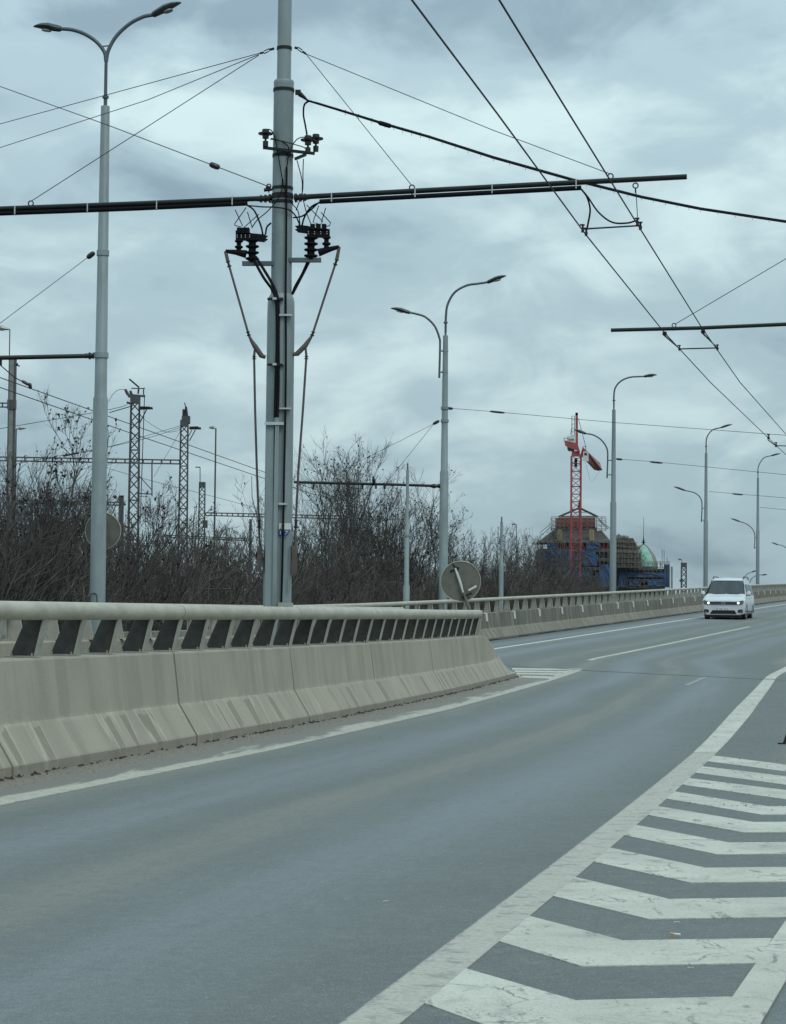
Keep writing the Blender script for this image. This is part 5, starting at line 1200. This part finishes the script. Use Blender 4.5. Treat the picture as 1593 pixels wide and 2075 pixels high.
b.bar(C(1143, 892, -1.4), C(1143, 888, -1.4), .06).bar(C(1143, 888, -1.4), C(1152, 888, -1.4), .06); b.build('counter_jib', M['red'], cr)
b = MB(); b.hexa([C(1149, 906, -.9), C(1165, 908, -.9), C(1164, 916, -.9), C(1151, 914, -.9)], [C(1149, 906, .9), C(1165, 908, .9), C(1164, 916, .9), C(1151, 914, .9)]); b.build('counterweight', M['signback'], cr)
o = MB().box(C(1158, 891.5, -.5), (1.45, 1.6, 1.25)).build('winch_housing', M['white'], cr)
b = MB()
for i in range(5): b.box(C(1153.2+i*2.3, 890.5, -1.32), (.13, .03, .22))
b.box(C(1158, 892.8, -1.32), (.95, .03, .05)); b.build('housing_lettering', M['ink'], o)
MB().beam(C(1169, 906), C(1168.7, 838), .42, .5).build('tower_head', M['red'], cr)
MB().box(C(1168.7, 839), (.45, .5, .5)).build('tower_cap', M['dark'], cr)
b = MB()
for x in (1159, 1164.5): b.bar(C(x, 883), C(x, 843), .06, 4)
for y in range(843, 884, 8): b.bar(C(1159, y), C(1164.5, y), .05, 4)
b.bar(C(1156, 882), C(1160, 860), .05, 4); b.build('ladder_frame', M['scaf'], cr)
MB().bar(C(1172, 848), C(1187, 904, 10), .05, 4).bar(C(1187, 906, 8), C(1187, 918, 8), .06, 4).bar(C(1181, 905, 4), C(1189, 905, 4), .05, 4).build('tie_bar', M['dark'], cr)
MB().hexa([C(1181, 934, -1), C(1193, 935, -1), C(1192.5, 915, -1), C(1182, 915, -1)], [C(1181, 934, .6), C(1193, 935, .6), C(1192.5, 915, .6), C(1182, 915, .6)]).build('cab', M['white'], cr)
MB().box(C(1187, 920, -1.03), (.5, .05, .45)).build('cab_window', M['glassd'], cr)
b = MB(); b.hexa([C(1176, 922), C(1181, 906), C(1190, 914), C(1184, 928)], [C(1204, 952, 34), C(1216, 938, 34), C(1221, 953, 34), C(1212, 954, 34)]); b.build('jib', M['red'], cr)
b = MB()
for i in range(9):
    t_ = i/8; b.bar(C(1181, 906, -.2).lerp(C(1216, 938, 34), t_), C(1184, 928, -.2).lerp(C(1212, 954, 34), t_), .08, 4)
b.build('jib_lacing', M['reddark'], cr)
MB().tube(spline([C(1184, 930), C(1190, 950, 6), C(1197, 975, 12), C(1205, 970, 20), C(1215, 955, 34)], 4), .02, 4).build('slack_rope', M['wire'], cr)
MB().box(C(1167, 937), (.5, .5, 1.6)).build('climbing_collar', M['dark'], cr)

# ------------------------------------------------------------------ building under scaffolding
DB = 436
bd = thing('scaffolded_building', (P(1200, 1190, DB).x, DB, 0), 'large domed building under renovation, wrapped in scaffolding and blue netting', 'building')
def Bq(x, y, d=0): return P(x, y, DB+d)
def block(nm, x0, x1, y0, y1, d0, d1, mt, par=bd, x0t=None, x1t=None):
    x0t = x0 if x0t is None else x0t; x1t = x1 if x1t is None else x1t; sc = lambda p, d: Vector((p.x, DB+d, p.z))
    A_ = [Bq(x0, y1), Bq(x1, y1), Bq(x1t, y0), Bq(x0t, y0)]
    ins = abs(x0t-x0)*.0938*.9
    f = [sc(A_[0], d0), sc(A_[1], d0), sc(A_[2], d0+ins), sc(A_[3], d0+ins)]; r = [sc(A_[0], d1), sc(A_[1], d1), sc(A_[2], d1-ins), sc(A_[3], d1-ins)]
    return MB().hexa(f, r).build(nm, M[mt], par)
block('main_walls', 1096, 1246, 1112, 1290, 0, 14, 'stone')
block('upper_walls', 1118, 1236, 1097, 1112, 1, 13, 'reddark')
block('lower_roof', 1092, 1240, 1074, 1099, 0, 14, 'slate', x0t=1124, x1t=1222)
block('lantern_walls', 1133, 1211, 1047, 1067, 4.5, 9.5, 'reddark'); block('lantern_base', 1130, 1214, 1067, 1075, 4.2, 9.8, 'slate')
apex = Bq(1174, 1029, 7)
b = MB()
for x in (1133, 1211):
    for d in (4.5, 9.5): b.beam(Bq(x, 1047, d), apex, .4, .3)
b.beam(Bq(1133, 1047, 4.5), Bq(1211, 1047, 4.5), .3, .3).beam(Bq(1150, 1038, 6), Bq(1198, 1038, 6), .12, .12).bar(Bq(1174, 1029, 7), Bq(1174, 1047, 7), .1, 4); b.build('roof_truss', M['slate'], bd)
b = MB(); b.hexa([Bq(1133, 1047, 4.4), Bq(1137, 1047, 4.4), Bq(1174, 1030, 7), Bq(1173, 1029, 7)], [Bq(1133, 1047, 9.6), Bq(1137, 1047, 9.6), Bq(1174, 1030, 7.1), Bq(1173, 1029, 7.1)]); b.build('roof_edge', M['slate'], bd)
MB().lathe(apex-Vector((0, 0, .3)), [(0, .35), (.4, .15), (.7, .35), (1.0, .1), (1.15, .32), (1.3, .06), (1.9, .03)], 10).build('finial', M['dark'], bd, True)
for x in (1129.5, 1194): block('timber_hoist', x, x+8.5, 1074, 1096, -1.5, .5, 'wood')
b = MB()
for x in (1131, 1134, 1137): 
    for o_ in (0, 64.5): b.bar(Bq(x+o_, 1074, -1.6), Bq(x+o_, 1096, -1.6), .05, 4)
b.build('hoist_battens', M['plank'], bd)
# facade windows, floor bands and nets
for yy in (1120, 1142, 1164):
    for i in range(9):
        x = 1104+i*15.4; block('window', x, x+6, yy, yy+13, -.06, .2, 'glassd')
for yy in (1116, 1138, 1160, 1182): block('cornice', 1095, 1247, yy-1, yy+1.5, -.25, .1, 'stone')
rr = random.Random(11)
def scaffold(nm, x0, x1, y0, y1, d, nx, ny, label, depth=1.0, par=None):
    t = thing(nm, Bq((x0+x1)/2, y1, d), label, 'scaffolding', 'scaffolding on the building'); b = MB(); b2 = MB()
    for i in range(nx+1):
        x = x0+(x1-x0)*i/nx+rr.uniform(-.6, .6)
        for dd in (0, depth): b.bar(Bq(x, y0-rr.uniform(0, 5), d-dd), Bq(x, y1, d-dd), .05, 4)
    for j in range(ny+1):
        y = y0+(y1-y0)*j/ny
        b.bar(Bq(x0, y-2.5, d-depth), Bq(x1, y-2.5, d-depth), .045, 4); b.bar(Bq(x0, y-5, d-depth), Bq(x1, y-5, d-depth), .045, 4)
        b2.hexa([Bq(x0-1, y, d), Bq(x1+1, y, d), Bq(x1+1, y-.8, d), Bq(x0-1, y-.8, d)], [Bq(x0-1, y, d-depth), Bq(x1+1, y, d-depth), Bq(x1+1, y-.8, d-depth), Bq(x0-1, y-.8, d-depth)])
    for i in range(0, nx, 2):
        for j in range(ny): b.bar(Bq(x0+(x1-x0)*i/nx, y0+(y1-y0)*j/ny, d-depth), Bq(x0+(x1-x0)*(i+1)/nx, y0+(y1-y0)*(j+1)/ny, d-depth), .035, 4)
    b.build('tubes', M['scaf'], t); b2.build('deck_boards', M['plank'], t); return t
sA = scaffold('scaffolding', 1117, 1152, 1052, 1076, 3.5, 4, 3, 'scaffolding around the left part of the red lantern'); sB = scaffold('scaffolding', 1152, 1228, 1052, 1076, 3.6, 8, 3, 'scaffolding around the right part of the red lantern')
sC = scaffold('scaffolding', 1092, 1250, 1100, 1192, -1.2, 18, 5, 'tall scaffolding covering the main front of the building')
b = MB(); b.bar(Bq(1096, 1078, 2), Bq(1118, 1060, 2), .06, 4).bar(Bq(1100, 1082, 2), Bq(1118, 1066, 2), .06, 4).bar(Bq(1226, 1062, 2), Bq(1240, 1074, 2), .08, 4).bar(Bq(1212, 1050, 4), Bq(1232, 1072, 2), .12, 4); b.build('raking_tubes', M['scaf'], sC)
nets = [(1110, 1132, 1101, 1112), (1190, 1216, 1100, 1113), (1100, 1124, 1118, 1136), (1126, 1156, 1116, 1160), (1176, 1206, 1112, 1124), (1178, 1212, 1124, 1146), (1150, 1178, 1122, 1186), (1180, 1200, 1150, 1172), (1216, 1248, 1144, 1190), (1206, 1216, 1160, 1188), (1098, 1124, 1140, 1158)]
for (xa, xb, ya, yb) in nets:
    b = MB(); n = 8; rows = [[Bq(xa+(xb-xa)*i/n+rr.uniform(-.4, .4), ya+(yb-ya)*j/4+rr.uniform(-.4, .4), -2.3+rr.uniform(-.15, .15)) for i in range(n+1)] for j in range(5)]
    b.sheet(rows).build('netting', M['net'], sC)
# right wing with unfinished roof
block('wing_walls', 1246, 1300, 1122, 1290, 1, 12, 'stone'); block('wing_roof', 1244, 1298, 1090, 1123, 1, 12, 'slate', x0t=1248, x1t=1285)
b = MB()
for i in range(26):
    x = 1248+i*1.9; yt = 1082+max(0, i-10)*1.4+rr.uniform(-2, 3); b.bar(Bq(x, yt+rr.uniform(0, 4), .6), Bq(x+rr.uniform(-2, 4), 1125, .2), .07, 4)
    if i % 2: b.beam(Bq(x-3, yt+4, .3), Bq(x+3, yt+2, .3), .3, .1)
for y in (1096, 1106, 1116): b.beam(Bq(1247, y, 0), Bq(1292, y+4, 0), .25, .1)
b.build('rafters', M['plank'], bd)
scaffold('scaffolding', 1247, 1300, 1120, 1150, -.6, 8, 3, 'scaffolding on the wing between lamp post and green dome')
# dome
cd = Bq(1304, 1150, 6); kd = .100
dm = MB().lathe((cd.x, cd.y, cd.z-11), [(0, 3.0), (11, 2.75), (11.02, 2.9), (11.15, 2.9)], 24).build('dome_drum', M['stone'], bd, True)
dp = [(0, 27.5), (6, 27), (13, 25.3), (21, 22), (29, 17), (36, 11.5), (41, 6.5), (44.5, 2)]
edges_ = [-135, -45, 9, 63, 117, 171, 225]
for k in range(6):
    a0, a1 = math.radians(edges_[k]), math.radians(edges_[k+1]); b = MB(); rows = []
    for z, r in dp:
        rows.append([(cd.x+math.cos(a0+(a1-a0)*i/4)*r*kd*(1+(.03 if i in (0, 4) else -.0)), cd.y+math.sin(a0+(a1-a0)*i/4)*r*kd*(1+(.03 if i in (0, 4) else 0)), cd.z+z*kd) for i in range(5)])
    b.sheet(rows).build('dome_panel', M['green'] if k in (0,) else M['copper'], bd, True)
    MB().tube([rows[j][0] for j in range(len(rows))], .09, 6).build('dome_rib', M['copper'], bd, True)
b = MB(); yq = cd.y-27*kd-.05
def Dd(x, y): 
    p = P(x, y, DB+6-2.2); return Vector((p.x, cd.y-math.cos(math.asin(max(-.9, min(.9, (p.x-cd.x)/2.7))))*np.interp(1150-y, [z for z, r in dp], [r for z, r in dp])*kd*1.02-.03, p.z))
for pts in ([(1296, 1121), (1304, 1120), (1312, 1121)], [(1298, 1131), (1304, 1127), (1309, 1131), (1304, 1136), (1298, 1131)], [(1302, 1137), (1300, 1142), (1301, 1149)], [(1304, 1112), (1304, 1127)], [(1300, 1125), (1308, 1125)]):
    b.tube([Dd(*p) for p in pts], .06, 4)
b.build('dome_ornament', M['greend'], bd)
MB().lathe((cd.x, cd.y, cd.z+43.5*kd), [(0, .3), (.35, .12), (.5, .5), (.62, .12), (.8, .25), (1.0, .1), (1.9, .05), (5.4, .03)], 10).build('spire', M['dark'], bd, True)
sD = scaffold('scaffolding', 1252, 1357, 1143, 1192, 1.5, 12, 4, 'scaffolding with blue netting wrapped round the base of the green dome', 1.2)
for (xa, xb, ya, yb) in ((1253, 1272, 1143, 1190), (1346, 1357, 1144, 1190), (1272, 1346, 1160, 1170), (1275, 1300, 1176, 1188), (1312, 1346, 1176, 1188)):
    b = MB(); n = 8; rows = [[Bq(xa+(xb-xa)*i/n+rr.uniform(-.4, .4), ya+(yb-ya)*j/4+rr.uniform(-.4, .4), .1+rr.uniform(-.1, .1)) for i in range(n+1)] for j in range(5)]
    b.sheet(rows).build('netting', M['net'], sD)
block('dome_base_walls', 1258, 1350, 1152, 1290, 2.2, 11, 'stone')
for i in range(6): block('window', 1262+i*15, 1269+i*15, 1172, 1185, 2.1, 2.3, 'glassd')
b = MB()
for x, y in ((1342, 1113), (1346, 1115), (1352, 1130), (1338, 1136), (1356, 1136)): b.bar(Bq(x, y, 1), Bq(x, 1150, 1), .05, 4)
b.build('standing_tubes', M['scaf'], sD)

# ------------------------------------------------------------------ bare trees, shrubs and thicket
def build_sticks(name, P0, P1, R0, R1, mt, parent=None, leaves=None):
    """many three-sided tapering twigs in one mesh"""
    n = len(P0); d = P1-P0; L = np.linalg.norm(d, axis=1, keepdims=True)+1e-9; d = d/L
    ref = np.where(np.abs(d[:, 2:3]) < .9, np.array([[0, 0, 1.]]), np.array([[1., 0, 0]]))
    a = np.cross(d, ref); a /= np.linalg.norm(a, axis=1, keepdims=True)+1e-9; c = np.cross(d, a)
    V = np.empty((n, 6, 3), np.float32)
    for k in range(3):
        o_ = a*math.cos(2.0944*k)+c*math.sin(2.0944*k); V[:, k] = P0+o_*R0[:, None]; V[:, 3+k] = P1+o_*R1[:, None]
    base = (np.arange(n)*6)[:, None]; quads = np.array([[0, 1, 4, 3], [1, 2, 5, 4], [2, 0, 3, 5]])
    Fq = (base[:, :, None]+quads[None]).reshape(-1, 4)
    V = V.reshape(-1, 3)
    if leaves is not None and len(leaves):
        m2 = len(leaves); r1 = rng.normal(size=(m2, 3)); r1 /= np.linalg.norm(r1, axis=1, keepdims=True); r2 = np.cross(r1, rng.normal(size=(m2, 3))); r2 /= np.linalg.norm(r2, axis=1, keepdims=True)
        s = rng.uniform(.02, .055, (m2, 1)); LV = np.stack([leaves-r1*s, leaves-r2*s*.6, leaves+r1*s, leaves+r2*s*.6], 1).reshape(-1, 3)
        LF = (np.arange(m2)*4)[:, None]+np.arange(4)[None]+len(V)
        nq = len(Fq); V = np.concatenate([V, LV]).astype(np.float32); Fq = np.concatenate([Fq, LF])
    me = bpy.data.meshes.new(name); me.vertices.add(len(V)); me.vertices.foreach_set('co', V.ravel().astype(np.float32))
    me.loops.add(len(Fq)*4); me.loops.foreach_set('vertex_index', Fq.ravel().astype(np.int32))
    me.polygons.add(len(Fq)); me.polygons.foreach_set('loop_start', np.arange(len(Fq), dtype=np.int32)*4)
    me.update(calc_edges=True); me.materials.append(mt); return link(name, me, parent)
def norm(a): return a/(np.linalg.norm(a, axis=-1, keepdims=True)+1e-9)
def grow(P0, D0, L, R, K, wig, up, taper=.35):
    n = len(P0); pts = [P0]; d = D0.copy(); p = P0.copy()
    for k in range(K):
        d = norm(d+rng.normal(size=(n, 3))*wig+np.array([0, 0, up])); p = p+d*(L/K)[:, None]; pts.append(p)
    pts = np.stack(pts, 1); rad = R[:, None]*np.linspace(1, taper, K+1)[None]
    return pts, rad
def segs(pts, rad):
    return (pts[:, :-1].reshape(-1, 3), pts[:, 1:].reshape(-1, 3), rad[:, :-1].ravel(), rad[:, 1:].ravel())
def children(pts, rad, m, ang, lr, Lpar, rr_, tmin=.2):
    n, K1, _ = pts.shape; idx = np.repeat(np.arange(n), m); t = rng.uniform(tmin, .98, n*m)*(K1-1); i = np.floor(t).astype(int).clip(0, K1-2); f = (t-i)[:, None]
    a = pts[idx, i]; b_ = pts[idx, i+1]; p = a*(1-f)+b_*f; d = norm(b_-a); side = norm(np.cross(d, rng.normal(size=(n*m, 3))))
    an = rng.uniform(ang[0], ang[1], n*m)[:, None]; d2 = norm(d*np.cos(an)+side*np.sin(an))
    tt = t/(K1-1); L = Lpar[idx]*rng.uniform(lr[0], lr[1], n*m)*(1.15-.6*tt); R = rad[idx, i]*rr_*rng.uniform(.7, 1, n*m); return p, d2, L, R
def bush(bases, heights, lean, r0, cfg, wig=.11, up=.05, K0=9):
    """returns segment arrays and tip points for stems at the given bases"""
    n = len(bases); D0 = norm(np.stack([rng.normal(lean[0], lean[2], n), rng.normal(lean[1], lean[2], n), np.ones(n)], 1))
    pts, rad = grow(bases, D0, heights, r0*rng.uniform(.6, 1.2, n), K0, wig, up); S = [segs(pts, rad)]; Lp = heights; tips = [pts[:, -1]]
    for (m, ang, lr, rr_, K, rmin) in cfg:
        p, d, L, R = children(pts, rad, m, ang, lr, Lp, rr_); R = np.maximum(R, rmin)
        pts, rad = grow(p, d, L, R, K, wig*1.5, .10); S.append(segs(pts, rad)); Lp = L; tips.append(pts[:, -1]); tips.append(pts[:, K//2])
    out = [np.concatenate([s[i] for s in S]) for i in range(4)]
    return out, np.concatenate(tips)
A25, A50 = math.radians(18), math.radians(48)
CFG = [(7, (A25, A50), (.28, .5), .55, 4, .008), (5, (A25, A50), (.3, .6), .55, 3, .0055), (3, (A25, A50), (.35, .7), .6, 2, .0045)]
# crown line of the vegetation in the photograph (x pixel, y pixel of the dense top)
TOP = [(-120, 930), (0, 950), (60, 940), (110, 980), (180, 1010), (300, 1045), (400, 1060), (520, 1070), (600, 1010), (640, 970), (700, 985), (760, 1005), (820, 1040), (880, 1075), (940, 1105), (1000, 1108), (1060, 1098), (1110, 1100), (1150, 1125), (1200, 1160), (1260, 1192)]
def bank(X, Y): return zg(Y)-1.3-.35*max(0, (XB(Y)-6-X))*.55
# 1. understorey thicket, one mass
n = 1500; ub = []
while len(ub) < n:
    xp = random.uniform(-110, 1240); off = 4.2+10*random.random()**1.3
    v = ray(xp, 1200); uu = v.x/v.y; D = (14.63+off*1.033)/(.26-uu)
    if D > 210 or D < 20: continue
    ub.append((uu*D, D, xp, off))
B0 = np.array([[a_, b_, bank(a_, b_)] for a_, b_, _, _ in ub]); xp = np.array([c for _, _, c, _ in ub]); Dd_ = B0[:, 1]
ytop = np.interp(xp, [p[0] for p in TOP], [p[1] for p in TOP])
ztop = CAM_H+(1251-ytop)*Dd_/F_PX; Hh = (ztop-B0[:, 2])*rng.uniform(.40, .90, n)*np.where((xp > 600) & (xp < 900), .78, 1.0)
Hh = np.clip(Hh, 1.0, 11)
sg, tips = bush(B0, Hh, (.10, 0, .16), .022, [(6, (A25, A50), (.28, .5), .5, 3, .012), (5, (A25, A50), (.3, .6), .6, 2, .009), (1, (A25, A50), (.4, .7), .7, 1, .008)], .10, .04)
tag(build_sticks('thicket', *sg, M['twig']), 'dense brown leafless thicket filling the bank behind the far barrier', 'thicket', kind='stuff')
# low dense brush just behind the parapet
n = 5200; lb = []
while len(lb) < n:
    xp_ = random.uniform(-110, 1150); off = 3.6+7*random.random()
    v = ray(xp_, 1200); uu = v.x/v.y; D = (14.63+off*1.033)/(.26-uu)
    if D > 160 or D < 20: continue
    lb.append((uu*D, D, bank(uu*D, D)))
B0 = np.array(lb); Hh = (2.0+B0[:, 1]*.010)*rng.uniform(.6, 1.25, n)
sg, tips = bush(B0, Hh, (.22, 0, .35), .014, [(5, (A25, 1.2), (.25, .5), .6, 2, .010), (3, (A25, 1.2), (.4, .7), .7, 1, .009)], .2, .0, 5)
tag(build_sticks('undergrowth', *sg, M['twig']), 'low matted brown undergrowth right behind the far parapet', 'undergrowth', kind='stuff')
# 2. individual trees and tall shrubs that stand out of the thicket
def tree(x, ytop_, off, w, nst, label, leaves=0, lean=(.05, 0, .16), r0=.05, seedc=CFG, nm='bare_tree', grp='bare trees in the thicket', cat='tree'):
    v = ray(x, 1200); uu = v.x/v.y; D = (14.63+off*1.033)/(.26-uu); X = uu*D; zb = bank(X, D); H = CAM_H+(1251-ytop_)*D/F_PX-zb
    t = thing(nm, (X, D, zb), label, cat, grp)
    bases = np.stack([X+rng.normal(0, w*.25, nst), D+rng.normal(0, w*.25, nst), np.full(nst, zb)], 1)
    hs = H*rng.uniform(.72, 1.0, nst)
    D0 = norm(np.stack([rng.normal(lean[0], lean[2], nst), rng.normal(lean[1], lean[2], nst), np.ones(nst)], 1))
    pts, rad = grow(bases, D0, hs, r0*rng.uniform(.6, 1.2, nst), 10, .10, .03, .2)
    for i_ in range(nst): build_sticks('trunk', *segs(pts[i_:i_+1], rad[i_:i_+1]), M['bark'], t)
    S = []; Lp = hs; tips = []
    for (m_2, ang, lr, rr_, K, rmin) in seedc:
        p, d, L, R = children(pts, rad, m_2, ang, lr, Lp, rr_); R = np.maximum(R, rmin); pts, rad = grow(p, d, L, R, K, .15, .10); S.append(segs(pts, rad)); Lp = L; tips.append(pts[:, -1]); tips.append(pts[:, K//2])
    out_ = [np.concatenate([s[i] for s in S]) for i in range(4)]; build_sticks('crown', *out_, M['bark'], t)
    if leaves:
        tp_ = np.concatenate(tips); sel = tp_[rng.integers(0, len(tp_), leaves)]; sel = sel[sel[:, 2] > zb+H*.3]+0
        sel = np.concatenate([sel, sel+rng.normal(0, .05, sel.shape)])
        z0 = np.zeros((0, 3)); build_sticks('withered_leaves', z0, z0, np.zeros(0), np.zeros(0), M['leaf'], t, leaves=sel)
    return t
W = [(9, (A25, A50), (.3, .5), .5, 5, .009), (6, (A25, A50), (.3, .6), .55, 3, .006), (4, (A25, A50), (.35, .7), .6, 2, .0048)]
tree(8, 915, 5, 2.2, 7, 'tree with withered leaves around the mast at the left edge', 500, seedc=W)
tree(85, 862, 6, 2.4, 8, 'tallest left shrub tree with dark withered leaves, left of the lamp post', 900, seedc=W)
tree(150, 950, 8, 2.4, 7, 'sparse leafless tree just left of the left lamp post', 200, seedc=W)
tree(232, 990, 9, 2.6, 7, 'leafless tree in front of the tallest lattice mast', 0, seedc=W)
tree(315, 1025, 8, 2.4, 7, 'leafless shrub tree between the tallest and the middle lattice mast', 120, seedc=W)
tree(400, 1040, 8, 2.4, 7, 'leafless shrub tree at the foot of the short lattice mast', 0, seedc=W)
tree(492, 1058, 8, 2.2, 6, 'leafless shrub tree left of the main pole foot', 0, (.15, 0, .2), seedc=W)
tree(628, 905, 7, 2.6, 5, 'pale leafless tree with fine spreading branches right of the main pole', 120, (.14, 0, .12), seedc=W)
tree(652, 922, 9, 2.8, 4, 'slender pale leafless tree leaning beside the main pole, behind its brown operating rod', 80, (.05, 0, .14), seedc=W)
tree(680, 945, 8, 2.6, 8, 'dense bare tree crossed by the arm of the middle lamp post', 260, seedc=W)
tree(706, 955, 9, 2.8, 11, 'dense bare tree left of the bird, rising above the bracket arm', 300, seedc=W)
tree(764, 985, 9, 2.8, 11, 'dense dark tree right of the bird, just below the bracket arm', 300, seedc=W)
tree(735, 970, 7, 2.6, 10, 'dense dark tree below the bird on the bracket arm', 450, seedc=W)
tree(790, 1000, 8, 2.6, 10, 'dense dark tree behind the slender three-step pole', 450, seedc=W)
tree(850, 1040, 7, 2.6, 9, 'dark tree with withered leaves left of the middle lamp post', 400, seedc=W)
tree(935, 1075, 6, 2.4, 7, 'thin leafless tree right of the middle lamp post', 60, seedc=W)
tree(985, 1090, 9, 2.4, 7, 'leafless shrub tree left of the shorter slender pole', 60, seedc=W)
tree(1035, 1075, 8, 3.0, 9, 'bare tree rising between the shorter slender pole and the building', 150, seedc=W)
tree(1090, 1082, 11, 3.5, 9, 'bare tree just left of the building scaffolding', 200, seedc=W)
tree(1060, 1085, 9, 3.5, 10, 'wide bare tree left of the scaffolded building', 300, seedc=W)
tree(1115, 1090, 14, 4.0, 10, 'bare tree in front of the left end of the scaffolded building', 200, seedc=W)
# small dark bird on the bracket arm
cb = P(757.5, 974, DM-.3); tb = thing('bird', cb, 'small dark bird perched on the bracket arm of the middle lamp post', 'bird')
MB().tube([cb+Vector((.03, 0, -.16)), cb+Vector((.01, 0, -.07)), cb+Vector((0, 0, 0)), cb+Vector((-.01, 0, .07)), cb+Vector((-.02, 0, .12))], [.012, .05, .062, .04, .01], 8).build('body', M['dark'], tb, True)
MB().tube([cb+Vector((-.02, 0, .08)), cb+Vector((-.02, 0, .12)), cb+Vector((-.02, 0, .15))], [.025, .032, .012], 8).tube([cb+Vector((-.04, 0, .12)), cb+Vector((-.09, 0, .115))], [.012, .003], 5).build('head', M['dark'], tb, True)
